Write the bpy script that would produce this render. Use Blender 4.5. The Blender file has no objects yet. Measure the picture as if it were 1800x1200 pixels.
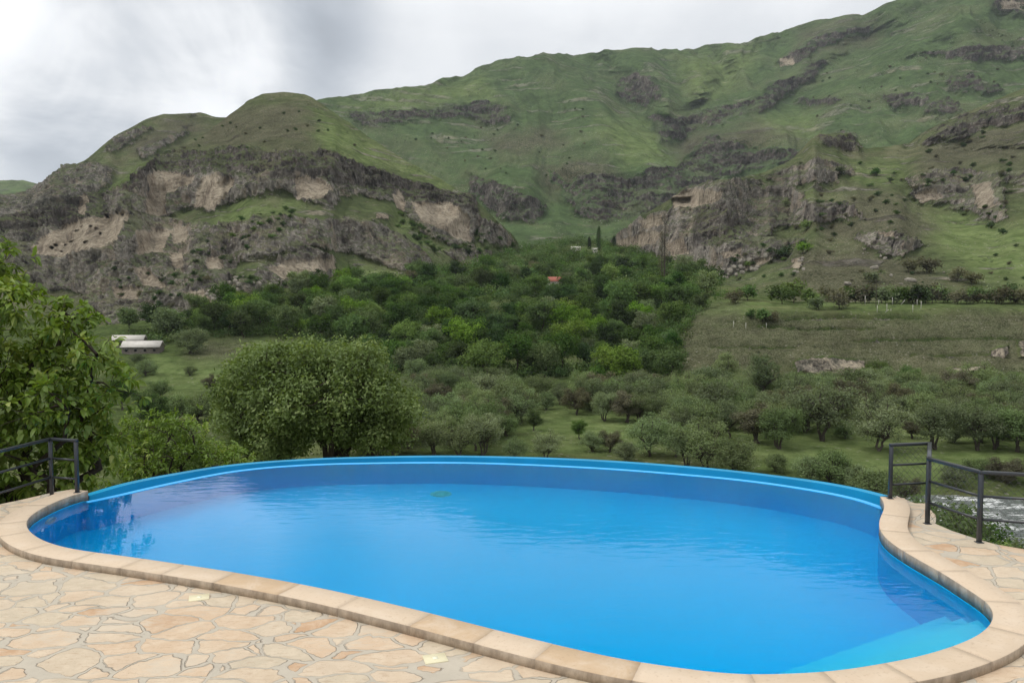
import bpy, bmesh, math, random
import numpy as np
from mathutils import Vector
R = math.radians
C = bpy.context.scene.collection
# ------------------------------------------------------------------ camera, world, sun, exposure
F = 1400.0                       # focal length in photo pixels (photo is 1800 x 1200)
PITCH = R(2.98)
CAM = np.array([0.0, 0.0, 3.1])
cd = bpy.data.cameras.new('camera'); cd.lens = 28.0; cd.sensor_width = 36.0
cd.clip_start = 0.1; cd.clip_end = 20000
cam = bpy.data.objects.new('camera', cd); C.objects.link(cam)
cam.location = CAM; cam.rotation_euler = (R(90) - PITCH, 0, 0)
sc = bpy.context.scene; sc.camera = cam
sc.view_settings.view_transform = 'Standard'; sc.view_settings.look = 'None'
sc.view_settings.exposure = EXPOSURE = 0.0; sc.view_settings.gamma = 1
try:
    sc.cycles.use_denoising = True
    sc.cycles.max_bounces = 8; sc.cycles.transparent_max_bounces = 8
    sc.cycles.diffuse_bounces = 4; sc.cycles.volume_bounces = 0
    sc.cycles.caustics_refractive = True; sc.cycles.caustics_reflective = False
    sc.cycles.blur_glossy = 0.5; sc.cycles.sample_clamp_indirect = 8
except Exception: pass

def raydir(u, v):                # direction through a photo pixel, world space
    xc = (np.asarray(u, float) - 900) / F; yc = (600 - np.asarray(v, float)) / F
    cp, sp = math.cos(PITCH), math.sin(PITCH)
    return np.stack([xc, cp + yc * sp, -sp + yc * cp], -1)
def at_y(u, v, Y):
    d = raydir(u, v); t = np.asarray(Y, float) / d[..., 1]
    return CAM + d * t[..., None]
def at_z(u, v, z=0.0):
    d = raydir(u, v); t = (z - CAM[2]) / d[..., 2]
    return CAM + d * t[..., None]
def proj(P):
    P = np.asarray(P, float) - CAM
    cp, sp = math.cos(PITCH), math.sin(PITCH)
    w = P[..., 1] * cp - P[..., 2] * sp; yy = P[..., 1] * sp + P[..., 2] * cp
    return 900 + F * P[..., 0] / w, 600 - F * yy / w

SUN_EL, SUN_AZ = R(52), R(-115)      # azimuth measured from +Y (ahead), negative = left
w = bpy.data.worlds.new('World'); sc.world = w; w.use_nodes = True
nt = w.node_tree; nt.nodes.clear()
def nnode(nt, t, **k):
    n = nt.nodes.new(t)
    for a, b in k.items():
        if a in n.inputs.keys(): n.inputs[a].default_value = b
        else: setattr(n, a, b)
    return n
class NG:
    """small node-graph helper"""
    def __init__(s, nt): s.nt = nt
    def n(s, t, **k):
        nd = s.nt.nodes.new(t)
        for a, b in k.items(): setattr(nd, a, b)
        return nd
    def put(s, sock, v):
        if isinstance(v, bpy.types.NodeSocket): s.nt.links.new(v, sock)
        elif v is not None:
            if sock.type == 'RGBA' and hasattr(v, '__len__') and len(v) == 3: v = (*v, 1)
            sock.default_value = v
    def math(s, op, a, b=None, c=None, clamp=False):
        m = s.n('ShaderNodeMath', operation=op, use_clamp=clamp)
        s.put(m.inputs[0], a)
        if b is not None: s.put(m.inputs[1], b)
        if c is not None: s.put(m.inputs[2], c)
        return m.outputs[0]
    def vmath(s, op, a, b=None, scale=None):
        m = s.n('ShaderNodeVectorMath', operation=op); s.put(m.inputs[0], a)
        if b is not None: s.put(m.inputs[1], b)
        if scale is not None: s.put(m.inputs['Scale'], scale)
        return m.outputs['Value'] if op in ('DOT_PRODUCT', 'LENGTH', 'DISTANCE') else m.outputs[0]
    def noise(s, vec, scale, detail=4, rough=0.55, dist=0.0):
        m = s.n('ShaderNodeTexNoise'); s.put(m.inputs['Vector'], vec)
        s.put(m.inputs['Scale'], scale); s.put(m.inputs['Detail'], detail); s.put(m.inputs['Roughness'], rough); s.put(m.inputs['Distortion'], dist)
        return m.outputs['Fac']
    def noisec(s, vec, scale, detail=2):
        m = s.n('ShaderNodeTexNoise'); s.put(m.inputs['Vector'], vec); s.put(m.inputs['Scale'], scale); s.put(m.inputs['Detail'], detail)
        return m.outputs['Color']
    def voro(s, vec, scale, feature='F1', rnd=1.0):
        m = s.n('ShaderNodeTexVoronoi', feature=feature); s.put(m.inputs['Vector'], vec); s.put(m.inputs['Scale'], scale); s.put(m.inputs['Randomness'], rnd)
        return m
    def step(s, v, a, b, lo=0.0, hi=1.0):
        m = s.n('ShaderNodeMapRange', interpolation_type='SMOOTHSTEP')
        s.put(m.inputs[0], v); s.put(m.inputs[1], a); s.put(m.inputs[2], b); s.put(m.inputs[3], lo); s.put(m.inputs[4], hi)
        return m.outputs[0]
    def mix(s, f, a, b, bt='MIX'):
        m = s.n('ShaderNodeMix', data_type='RGBA', blend_type=bt); s.put(m.inputs[0], f)
        s.put(m.inputs[6], a); s.put(m.inputs[7], b); return m.outputs[2]
    def scale(s, vec, xyz): return s.vmath('MULTIPLY', vec, xyz)
g = NG(nt)
sky = g.n('ShaderNodeTexSky', sky_type='NISHITA'); sky.sun_disc = False
sky.sun_elevation = SUN_EL; sky.sun_rotation = SUN_AZ; sky.altitude = 1300
tc = g.n('ShaderNodeTexCoord').outputs['Generated']
sep = g.n('ShaderNodeSeparateXYZ'); g.put(sep.inputs[0], tc)
zz = g.math('MAXIMUM', sep.outputs[2], 0.0)
cv = g.vmath('DIVIDE', tc, None); g.put(cv.node.inputs[1], (1, 1, 1))
dz = g.math('ADD', zz, 0.22)
comb = g.n('ShaderNodeCombineXYZ'); [g.put(comb.inputs[i], dz) for i in range(3)]
cv = g.vmath('DIVIDE', tc, comb.outputs[0])
n1 = g.noise(g.scale(cv, (1, 1, 2.2)), 1.5, 6, 0.55, 0.4); n2 = g.noise(tc, 5.0, 5, 0.55, 0.5)
cl = g.math('ADD', g.math('MULTIPLY', n1, 0.5), g.math('MULTIPLY', n2, 0.5))
def blob(u, v, px, soft=0.6):
    d = raydir(u, v); d = d / np.linalg.norm(d)
    dt = g.vmath('DOT_PRODUCT', tc, tuple(d))
    return g.step(dt, math.cos(px / F * 1.0 * (1 + soft)), math.cos(px / F * 0.15))
bright = g.math('MAXIMUM', blob(60, 150, 150), g.math('MULTIPLY', blob(330, 165, 150), 0.8))
bright = g.math('MAXIMUM', bright, g.math('MULTIPLY', blob(-500, 60, 380), 0.6))
dark = g.math('MAXIMUM', blob(200, 30, 170), g.math('MULTIPLY', blob(440, 50, 150), 0.9))
dark = g.math('MAXIMUM', dark, g.math('MULTIPLY', blob(110, 250, 100), 0.8))
lum = g.math('ADD', g.math('MULTIPLY', g.step(cl, 0.35, 0.65), 1.0), 5.0)
lum = g.math('ADD', lum, g.math('MULTIPLY', bright, g.math('MULTIPLY', g.step(cl, 0.15, 0.5), 4.0)))
lum = g.math('SUBTRACT', lum, g.math('MULTIPLY', dark, g.math('MULTIPLY', g.step(cl, 0.8, 0.4), 2.6)))
lum = g.math('MULTIPLY', lum, g.math('ADD', 1.0, g.math('MULTIPLY', zz, 1.5)))   # overcast sky: the zenith is brighter
grey = g.mix(g.step(lum, 4.0, 9.0), (0.84, 0.91, 1.0), (0.97, 0.985, 1.0))
cloud = g.vmath('SCALE', grey, scale=lum)
skyc = g.mix(0.93, sky.outputs[0], cloud)
bg = g.n('ShaderNodeBackground'); g.put(bg.inputs[0], skyc); g.put(bg.inputs[1], 0.12)
wo = g.n('ShaderNodeOutputWorld'); nt.links.new(bg.outputs[0], wo.inputs[0])
w.cycles.sampling_method = 'MANUAL' if hasattr(w, 'cycles') else None
w.cycles.sample_map_resolution = 512

sl = bpy.data.lights.new('sun', 'SUN'); sl.energy = 1.5; sl.angle = R(14); sl.color = (1, 0.96, 0.9)
so = bpy.data.objects.new('sun', sl); C.objects.link(so)
sd = Vector((math.sin(SUN_AZ) * math.cos(SUN_EL), math.cos(SUN_AZ) * math.cos(SUN_EL), math.sin(SUN_EL)))
so.rotation_euler = sd.to_track_quat('Z', 'Y').to_euler(); so.location = (0, 0, 60)

# ------------------------------------------------------------------ object helpers
def tag(o, label=None, cat=None, group=None, kind=None):
    if label: o['label'] = label
    if cat: o['category'] = cat
    if group: o['group'] = group
    if kind: o['kind'] = kind
    return o
def empty(name, loc=(0, 0, 0), rz=0.0):
    o = bpy.data.objects.new(name, None); C.objects.link(o); o.empty_display_size = 0.3
    o.location = loc; o.rotation_euler = (0, 0, rz); return o
def mesh_np(name, V, Q=None, T=None, smooth=False):
    V = np.asarray(V, np.float32).reshape(-1, 3)
    Q = np.zeros((0, 4), np.int32) if Q is None else np.asarray(Q, np.int32).reshape(-1, 4)
    T = np.zeros((0, 3), np.int32) if T is None else np.asarray(T, np.int32).reshape(-1, 3)
    me = bpy.data.meshes.new(name)
    me.vertices.add(len(V)); me.vertices.foreach_set('co', V.ravel())
    nl = Q.size + T.size; me.loops.add(nl)
    me.loops.foreach_set('vertex_index', np.concatenate([Q.ravel(), T.ravel()]).astype(np.int32))
    me.polygons.add(len(Q) + len(T))
    st = np.concatenate([np.arange(len(Q)) * 4, Q.size + np.arange(len(T)) * 3]).astype(np.int32)
    me.polygons.foreach_set('loop_start', st)
    try: me.polygons.foreach_set('loop_total', np.concatenate([np.full(len(Q), 4), np.full(len(T), 3)]).astype(np.int32))
    except Exception: pass
    if smooth: me.polygons.foreach_set('use_smooth', np.ones(len(Q) + len(T), bool))
    me.update(calc_edges=True); me.validate()
    return me
def link(name, me, mat=None, parent=None, loc=None):
    o = bpy.data.objects.new(name, me); C.objects.link(o)
    if mat and not me.materials: me.materials.append(mat)
    if parent is not None: o.parent = parent
    if loc is not None: o.location = loc
    return o
class MB:
    def __init__(s): s.v = []; s.q = []; s.t = []; s.n = 0
    def add(s, V, Q=None, T=None):
        V = np.asarray(V, float).reshape(-1, 3); s.v.append(V)
        if Q is not None and len(Q): s.q.append(np.asarray(Q, int).reshape(-1, 4) + s.n)
        if T is not None and len(T): s.t.append(np.asarray(T, int).reshape(-1, 3) + s.n)
        s.n += len(V)
    def box(s, c, size, rz=0.0, M=None, bev=0.0):
        sx, sy, sz = [a / 2 for a in size]
        V = np.array([[x, y, z] for z in (-sz, sz) for x, y in ((-sx, -sy), (sx, -sy), (sx, sy), (-sx, sy))])
        cr, sr = math.cos(rz), math.sin(rz)
        V = V @ np.array([[cr, sr, 0], [-sr, cr, 0], [0, 0, 1]])
        s.add(V + np.asarray(c, float), [(0, 3, 2, 1), (4, 5, 6, 7), (0, 1, 5, 4), (1, 2, 6, 5), (2, 3, 7, 6), (3, 0, 4, 7)])
    def bar(s, a, b, w, h=None, up=(0, 0, 1)):
        h = h or w; a = np.asarray(a, float); b = np.asarray(b, float); d = b - a; L = np.linalg.norm(d); d = d / L
        x = np.cross(d, up)
        if np.linalg.norm(x) < 1e-4: x = np.cross(d, (1, 0, 0))
        x /= np.linalg.norm(x); z = np.cross(x, d)
        V = []
        for p in (a, b):
            for i, j in ((-1, -1), (1, -1), (1, 1), (-1, 1)): V.append(p + x * i * w / 2 + z * j * h / 2)
        s.add(V, [(0, 1, 2, 3), (7, 6, 5, 4), (0, 4, 5, 1), (1, 5, 6, 2), (2, 6, 7, 3), (3, 7, 4, 0)])
    def tube(s, pts, rad, n=6):
        pts = np.asarray(pts, float); k = len(pts); rad = np.broadcast_to(np.asarray(rad, float), (k,))
        d = np.gradient(pts, axis=0); d /= np.linalg.norm(d, axis=1)[:, None] + 1e-9
        ref = np.array([0.3, 0.2, 1.0]) if abs(d[0, 2]) < 0.8 else np.array([1.0, 0.2, 0.1])
        x = np.cross(d, ref); x /= np.linalg.norm(x, axis=1)[:, None] + 1e-9; y = np.cross(d, x)
        an = np.linspace(0, 2 * np.pi, n, endpoint=False)
        V = pts[:, None] + rad[:, None, None] * (np.cos(an)[None, :, None] * x[:, None] + np.sin(an)[None, :, None] * y[:, None])
        i = np.arange(k - 1)[:, None] * n; j = np.arange(n)[None]; j2 = (j + 1) % n
        Q = np.stack([i + j, i + j2, i + n + j2, i + n + j], -1).reshape(-1, 4)
        s.add(V.reshape(-1, 3), Q)
    def mesh(s, name, smooth=False):
        return mesh_np(name, np.concatenate(s.v), np.concatenate(s.q) if s.q else None, np.concatenate(s.t) if s.t else None, smooth)
    def build(s, name, mat, parent=None, smooth=False, loc=None):
        return link(name, s.mesh(name, smooth), mat, parent, loc)
def bevel(o, wd=0.006, seg=1):
    m = o.modifiers.new('bevel', 'BEVEL'); m.width = wd; m.segments = seg; m.limit_method = 'ANGLE'; m.angle_limit = R(50); return o

# numpy noise
def _h(ix, iy, iz, seed):
    h = (ix * 374761393 + iy * 668265263 + iz * 2147483647 + seed * 144665) & 0xffffffff
    h = ((h ^ (h >> 13)) * 1274126177) & 0xffffffff; h = h ^ (h >> 16)
    h = (h * 2246822519) & 0xffffffff; h ^= h >> 15
    return (h & 0xffff) / 65535.0
def vnoise(P, seed=0):
    P = np.asarray(P, float); i = np.floor(P).astype(np.int64); f = P - i; f = f * f * (3 - 2 * f)
    x, y, z = i[..., 0], i[..., 1], i[..., 2]; fx, fy, fz = f[..., 0], f[..., 1], f[..., 2]
    def L(a, b, t): return a + (b - a) * t
    r = L(L(L(_h(x, y, z, seed), _h(x + 1, y, z, seed), fx), L(_h(x, y + 1, z, seed), _h(x + 1, y + 1, z, seed), fx), fy),
          L(L(_h(x, y, z + 1, seed), _h(x + 1, y, z + 1, seed), fx), L(_h(x, y + 1, z + 1, seed), _h(x + 1, y + 1, z + 1, seed), fx), fy), fz)
    return r * 2 - 1
def fbm(P, oct=4, seed=0, gain=0.5):
    a, t, s = 1.0, 0, 0; P = np.asarray(P, float)
    for k in range(oct):
        t = t + a * vnoise(P * 2.03 ** k + k * 17.3, seed + k); s += a; a *= gain
    return t / s
def ridged(P, oct=3, seed=0):
    a, t, s = 1.0, 0, 0; P = np.asarray(P, float)
    for k in range(oct):
        t = t + a * (1 - 2 * np.abs(vnoise(P * 2.1 ** k + k * 9.1, seed + k))); s += a; a *= 0.5
    return t / s
def smooth01(x): x = np.clip(x, 0, 1); return x * x * (3 - 2 * x)
def sdpoly(U, V, poly):
    poly = np.asarray(poly, float); d = np.full(U.shape, 1e9); inside = np.zeros(U.shape, bool)
    for a, b in zip(poly, np.roll(poly, -1, 0)):
        e = b - a; wx, wy = U - a[0], V - a[1]
        t = np.clip((wx * e[0] + wy * e[1]) / (e @ e + 1e-9), 0, 1)
        d = np.minimum(d, (wx - e[0] * t) ** 2 + (wy - e[1] * t) ** 2)
        c = ((a[1] <= V) != (b[1] <= V)) & (U < (b[0] - a[0]) * (V - a[1]) / ((b[1] - a[1]) + 1e-12) + a[0])
        inside ^= c
    d = np.sqrt(d); return np.where(inside, -d, d)
def dline(U, V, pl):
    pl = np.asarray(pl, float); d = np.full(U.shape, 1e9)
    for a, b in zip(pl[:-1], pl[1:]):
        e = b - a; t = np.clip(((U - a[0]) * e[0] + (V - a[1]) * e[1]) / (e @ e), 0, 1)
        d = np.minimum(d, (U - a[0] - e[0] * t) ** 2 + (V - a[1] - e[1] * t) ** 2)
    return np.sqrt(d)
def pmask(U, V, polys, soft=4.0, warp=None):
    m = np.zeros(U.shape); X, Y = (U, V) if warp is None else (U + warp[0], V + warp[1])
    for p in polys: m = np.maximum(m, smooth01(0.5 - sdpoly(X, Y, p) / (2 * soft)))
    return m

# ------------------------------------------------------------------ materials
def new_mat(name):
    m = bpy.data.materials.new(name); m.use_nodes = True; nt = m.node_tree; nt.nodes.clear()
    g = NG(nt); g.out = g.n('ShaderNodeOutputMaterial'); return m, g
def principled(g, col, rough=0.8, normal=None, spec=0.3, metal=0.0, **k):
    p = g.n('ShaderNodeBsdfPrincipled'); g.put(p.inputs['Base Color'], col); g.put(p.inputs['Roughness'], rough)
    g.put(p.inputs['Specular IOR Level'], spec); g.put(p.inputs['Metallic'], metal)
    if normal is not None: g.put(p.inputs['Normal'], normal)
    g.nt.links.new(p.outputs[0], g.out.inputs[0]); return p
def bump(g, h, strength=0.5, dist=0.02, normal=None):
    b = g.n('ShaderNodeBump'); g.put(b.inputs['Strength'], strength); g.put(b.inputs['Distance'], dist); g.put(b.inputs['Height'], h)
    if normal is not None: g.put(b.inputs['Normal'], normal)
    return b.outputs[0]
def diffuse(g, col, normal=None):
    d = g.n('ShaderNodeBsdfDiffuse'); g.put(d.inputs[0], col); g.put(d.inputs[1], 0.5)
    if normal is not None: g.put(d.inputs['Normal'], normal)
    g.nt.links.new(d.outputs[0], g.out.inputs[0])
def plain(name, col, rough=0.6, spec=0.3, metal=0.0, var=0.15, sc_=4.0):
    m, g = new_mat(name); pos = g.n('ShaderNodeNewGeometry').outputs['Position']
    n = g.noise(pos, sc_, 5); f = g.math('ADD', 1 - var, g.math('MULTIPLY', n, 2 * var))
    principled(g, g.vmath('SCALE', (*col,), scale=f), rough, None, spec, metal); return m

def terrain_mat(name, S=1.0, grass_dark=(0.062, 0.078, 0.036), grass_mid=(0.115, 0.14, 0.06), grass_dry=(0.165, 0.158, 0.092), specks=1.0, speck_scale=1.0, strata_amt=0.7):
    """S = feature size multiplier for far layers. Attribute 'mask': R rock, G pale tuff, B bare brown soil, A lush green"""
    m, g = new_mat(name)
    pos = g.vmath('SCALE', g.n('ShaderNodeNewGeometry').outputs['Position'], scale=1.0 / S)
    geo = g.n('ShaderNodeNewGeometry')
    at = g.n('ShaderNodeAttribute', attribute_name='mask'); ss = g.n('ShaderNodeSeparateColor'); g.put(ss.inputs[0], at.outputs['Color'])
    rock, tan, soil, lush = ss.outputs[0], ss.outputs[1], ss.outputs[2], at.outputs['Alpha']
    nb = g.noise(pos, 0.02, 5, 0.6, 0.4); nm = g.noise(pos, 0.13, 5, 0.65); nf = g.noise(pos, 0.9, 4, 0.65)
    gr = g.mix(g.step(g.math('ADD', g.math('MULTIPLY', nm, 0.6), g.math('MULTIPLY', nf, 0.4)), 0.36, 0.62), grass_dark, grass_mid)
    gr = g.mix(g.math('MULTIPLY', g.step(nb, 0.45, 0.68), 0.75), gr, grass_dry)
    gr = g.mix(g.math('MULTIPLY', lush, 0.8), gr, g.mix(g.step(nm, 0.3, 0.7), (0.11, 0.155, 0.05), (0.185, 0.235, 0.09)))
    gr = g.mix(g.math('MULTIPLY', g.math('MULTIPLY', soil, g.step(rock, 0.3, 0.05)), g.step(nf, 0.2, 0.7, 0.6, 1.0)), gr, g.mix(g.step(nf, 0.38, 0.6), (0.05, 0.052, 0.03), (0.15, 0.14, 0.092)))
    # tussocks, small scrub and scattered stones
    vs = g.voro(pos, speck_scale * 0.16); shr = g.step(vs.outputs['Distance'], 0.36, 0.16)
    pick = g.step(g.noise(pos, 0.035, 3), 0.45, 0.6)
    rc = g.n('ShaderNodeSeparateColor'); g.put(rc.inputs[0], vs.outputs['Color'])
    shr = g.math('MULTIPLY', shr, g.math('MULTIPLY', pick, g.step(rc.outputs[0], 0.3, 0.5)))
    gr = g.mix(g.math('MULTIPLY', shr, 0.8 * specks), gr, (0.04, 0.052, 0.024))
    v2 = g.voro(pos, speck_scale * 0.34); rc2 = g.n('ShaderNodeSeparateColor'); g.put(rc2.inputs[0], v2.outputs['Color'])
    st = g.math('MULTIPLY', g.step(v2.outputs['Distance'], 0.3, 0.2), g.math('MULTIPLY', g.step(rc2.outputs[1], 0.62, 0.7), g.step(g.noise(pos, 0.02, 3, 0.6), 0.42, 0.55)))
    gr = g.mix(g.math('MULTIPLY', st, 0.75 * specks), gr, (0.33, 0.305, 0.26))
    # rock
    vp = g.scale(pos, (1, 1, 0.5)); n3 = g.noise(vp, 0.09, 6, 0.62, 0.6); n4 = g.noise(vp, 0.5, 5, 0.7); n5 = g.noise(g.scale(pos, (0.25, 0.25, 1.4)), 0.12, 4, 0.6)
    rk = g.mix(g.step(g.math('ADD', g.math('MULTIPLY', n3, 0.6), g.math('MULTIPLY', n4, 0.4)), 0.36, 0.60), (0.10, 0.091, 0.083), (0.40, 0.36, 0.31))
    rk = g.mix(g.math('MULTIPLY', soil, 0.8), rk, g.mix(g.step(g.math('ADD', g.math('MULTIPLY', n3, 0.5), g.math('MULTIPLY', n4, 0.5)), 0.4, 0.62), (0.05, 0.044, 0.042), (0.17, 0.152, 0.135)))
    rk = g.mix(g.math('MULTIPLY', g.step(n5, 0.5, 0.62), 0.4), rk, (0.13, 0.098, 0.082))
    rk = g.mix(g.math('MULTIPLY', g.step(n4, 0.54, 0.64), g.step(soil, 1.0, 0.0, 0.25, 0.75)), rk, (0.46, 0.42, 0.36))
    rk = g.mix(g.math('MULTIPLY', g.step(g.noise(g.scale(pos, (1, 1, 0.7)), 0.06, 5, 0.6), 0.53, 0.6), g.step(soil, 0.6, 0.0, 0.1, 0.6)), rk, g.mix(n4, (0.30, 0.24, 0.18), (0.52, 0.44, 0.34)))
    pale = g.mix(g.step(g.math('ADD', g.math('MULTIPLY', n4, 0.5), g.math('MULTIPLY', n3, 0.5)), 0.36, 0.6), (0.25, 0.20, 0.15), (0.54, 0.455, 0.345))
    pale = g.mix(g.math('MULTIPLY', g.step(g.noise(g.scale(pos, (1, 1, 0.3)), 0.3, 5, 0.65), 0.54, 0.62), 0.6), pale, (0.15, 0.125, 0.105))
    rk = g.mix(g.step(g.math('ADD', tan, g.math('MULTIPLY', g.math('SUBTRACT', g.math('ADD', n3, n4), 1.0), 1.5)), 0.2, 0.75, 0.0, 0.92), rk, pale)
    nz = g.n('ShaderNodeSeparateXYZ'); g.put(nz.inputs[0], geo.outputs['Normal'])
    flat = g.step(g.math('ADD', nz.outputs[2], g.math('MULTIPLY', g.math('SUBTRACT', nf, 0.5), 0.6)), 0.46, 0.66)
    rf = g.step(g.math('ADD', rock, g.math('ADD', g.math('MULTIPLY', g.math('SUBTRACT', nm, 0.5), 1.1), g.math('MULTIPLY', g.math('SUBTRACT', nf, 0.5), 0.9))), 0.42, 0.56)
    rf = g.math('MULTIPLY', rf, g.math('SUBTRACT', 1.0, g.math('MULTIPLY', flat, g.step(tan, 0.5, 0.0, 0.12, 0.8))))
    crk = g.math('MULTIPLY', g.step(nf, 0.6, 0.68), g.step(rock, 0.05, 0.3)); rf = g.math('MAXIMUM', rf, g.math('MULTIPLY', crk, 0.7))
    sn = g.noise(g.scale(pos, (0.10, 0.10, 1.0)), 0.16, 4, 0.55, 0.5)
    sl_ = g.math('MULTIPLY', g.step(sn, 0.56, 0.61), g.step(g.noise(pos, 0.028, 4, 0.6), 0.44, 0.54)); sl_ = g.math('MULTIPLY', sl_, g.step(nm, 0.35, 0.55)); sl_ = g.math('MULTIPLY', sl_, strata_amt)
    rf = g.math('MAXIMUM', rf, sl_); col = g.mix(rf, gr, rk)
    h = g.math('ADD', g.math('MULTIPLY', nf, 1.0), g.math('MULTIPLY', g.math('MULTIPLY', n4, rf), 3.0))
    h = g.math('ADD', h, g.math('MULTIPLY', shr, 0.9)); h = g.math('ADD', h, g.math('MULTIPLY', sl_, 1.2))
    col = g.vmath('SCALE', col, scale=g.step(g.noise(pos, 0.055, 5, 0.65), 0.3, 0.7, 0.80, 1.20))
    diffuse(g, col, bump(g, h, 0.9, 1.5 * S)); return m

M = {}
M['hill'] = terrain_mat('hill_rock_and_grass', 1.0, speck_scale=1.6)
M['mountain'] = terrain_mat('mountain_grass', 2.6, (0.06, 0.09, 0.04), (0.10, 0.15, 0.06), (0.125, 0.15, 0.072), 1.0, 2.2, 0.45)
M['floor'] = terrain_mat('valley_floor', 0.45, (0.045, 0.065, 0.024), (0.10, 0.135, 0.045), (0.135, 0.14, 0.065), 0.6, 1.0, 0.0)

def leaf_mat(name, c1, c2, c3, rough=0.5, gloss=0.06, nscale=0.35, vary=0.35, tone=False):
    m, g = new_mat(name); geo = g.n('ShaderNodeNewGeometry'); oi = g.n('ShaderNodeObjectInfo'); tcn = g.n('ShaderNodeTexCoord')
    n = g.noise(tcn.outputs['Object'], nscale, 3)
    f = g.math('ADD', g.math('MULTIPLY', geo.outputs['Random Per Island'], 0.55), g.math('MULTIPLY', g.step(n, 0.3, 0.7), 0.45))
    col = g.mix(g.step(f, 0.0, 0.55), c1, c2); col = g.mix(g.step(f, 0.6, 1.0), col, c3)
    r = g.n('ShaderNodeAttribute', attribute_name='tone').outputs['Fac'] if tone else oi.outputs['Random']
    if tone: vary = 0.5
    col = g.vmath('SCALE', col, scale=g.math('ADD', 1 - vary, g.math('MULTIPLY', r, 2 * vary)))
    hs = g.n('ShaderNodeHueSaturation'); g.put(hs.inputs['Color'], col)
    g.put(hs.inputs['Hue'], g.math('ADD', 0.485, g.math('MULTIPLY', g.math('FRACT', g.math('MULTIPLY', r, 7.3)), 0.03)))
    g.put(hs.inputs['Saturation'], g.math('ADD', 0.8, g.math('MULTIPLY', g.math('FRACT', g.math('MULTIPLY', r, 3.7)), 0.3)))
    col = hs.outputs[0]
    d = g.n('ShaderNodeBsdfDiffuse'); g.put(d.inputs[0], col); t = g.n('ShaderNodeBsdfTranslucent'); g.put(t.inputs[0], g.mix(1.0, col, (1.0, 1.0, 0.45), 'MULTIPLY'))
    mx = g.n('ShaderNodeMixShader'); g.put(mx.inputs[0], 0.36); g.nt.links.new(d.outputs[0], mx.inputs[1]); g.nt.links.new(t.outputs[0], mx.inputs[2])
    if gloss:
        gl = g.n('ShaderNodeBsdfGlossy'); g.put(gl.inputs['Roughness'], rough); m2 = g.n('ShaderNodeMixShader'); g.put(m2.inputs[0], gloss)
        g.nt.links.new(mx.outputs[0], m2.inputs[1]); g.nt.links.new(gl.outputs[0], m2.inputs[2]); mx = m2
    g.nt.links.new(mx.outputs[0], g.out.inputs[0]); return m
M['leaf_forest'] = leaf_mat('forest_leaves', (0.049, 0.087, 0.027), (0.091, 0.151, 0.043), (0.158, 0.226, 0.068), gloss=0, vary=0.4)
M['leaf_far'] = leaf_mat('far_wood_leaves', (0.042, 0.082, 0.027), (0.086, 0.145, 0.043), (0.158, 0.221, 0.068), gloss=0, nscale=0.07, vary=0.0, tone=True)
M['leaf_lime'] = leaf_mat('spring_leaves', (0.084, 0.148, 0.030), (0.155, 0.251, 0.048), (0.244, 0.334, 0.091), gloss=0, vary=0.25)
M['leaf_dark'] = leaf_mat('dark_leaves', (0.030, 0.058, 0.020), (0.052, 0.098, 0.030), (0.092, 0.144, 0.043), gloss=0, vary=0.35)
M['leaf_willow'] = leaf_mat('willow_leaves', (0.101, 0.135, 0.062), (0.175, 0.230, 0.107), (0.255, 0.315, 0.158), gloss=0, vary=0.28)
M['leaf_brown'] = leaf_mat('budding_twigs', (0.104, 0.097, 0.063), (0.158, 0.152, 0.095), (0.207, 0.225, 0.115), gloss=0, vary=0.25)
M['leaf_walnut'] = leaf_mat('walnut_leaves', (0.091, 0.157, 0.022), (0.162, 0.253, 0.035), (0.324, 0.382, 0.090), 0.45, 0.035, 1.2, 0.0)
M['leaf_bush'] = leaf_mat('bush_leaves', (0.090, 0.160, 0.024), (0.158, 0.259, 0.039), (0.327, 0.408, 0.083), 0.45, 0.03, 0.9, 0.0)
M['leaf_round'] = leaf_mat('round_tree_leaves', (0.074, 0.137, 0.023), (0.132, 0.226, 0.034), (0.239, 0.332, 0.068), 0.5, 0.02, 0.5, 0.0)
M['bark'] = plain('bark', (0.055, 0.043, 0.034), 0.9, 0.1, 0, 0.4, 3)
M['bark_pale'] = plain('willow_bark', (0.075, 0.064, 0.05), 0.9, 0.1, 0, 0.4, 3)
M['metal'] = plain('dark_painted_steel', (0.028, 0.032, 0.038), 0.33, 0.5, 0, 0.12, 9)
M['wire'] = plain('galvanised_wire', (0.05, 0.05, 0.05), 0.5, 0.5, 0.0, 0.1)
M['white'] = plain('white_post_paint', (0.5, 0.48, 0.42), 0.7)
M['tin'] = plain('pale_roof_sheet', (0.5, 0.47, 0.42), 0.6, 0.3, 0, 0.3, 0.7)
M['stonewall'] = plain('rubble_stone_wall', (0.16, 0.14, 0.12), 0.9, 0.2, 0, 0.6, 1.6)
M['redroof'] = plain('red_roof_tiles', (0.30, 0.105, 0.075), 0.8, 0.2, 0, 0.2, 1)
M['housewall'] = plain('house_plaster', (0.5, 0.47, 0.42), 0.9, 0.2, 0, 0.15, 1)
M['dark'] = plain('dark_opening', (0.02, 0.02, 0.02), 0.8)
M['cream'] = plain('cream_tile', (0.66, 0.60, 0.40), 0.45, 0.4, 0, 0.08, 20)
M['cream2'] = plain('pale_cream_tile_centre', (0.8, 0.78, 0.6), 0.4, 0.4, 0, 0.05, 20)
M['boulder'] = plain('pale_boulder', (0.26, 0.235, 0.195), 0.9, 0.2, 0, 0.45, 0.9)

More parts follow.
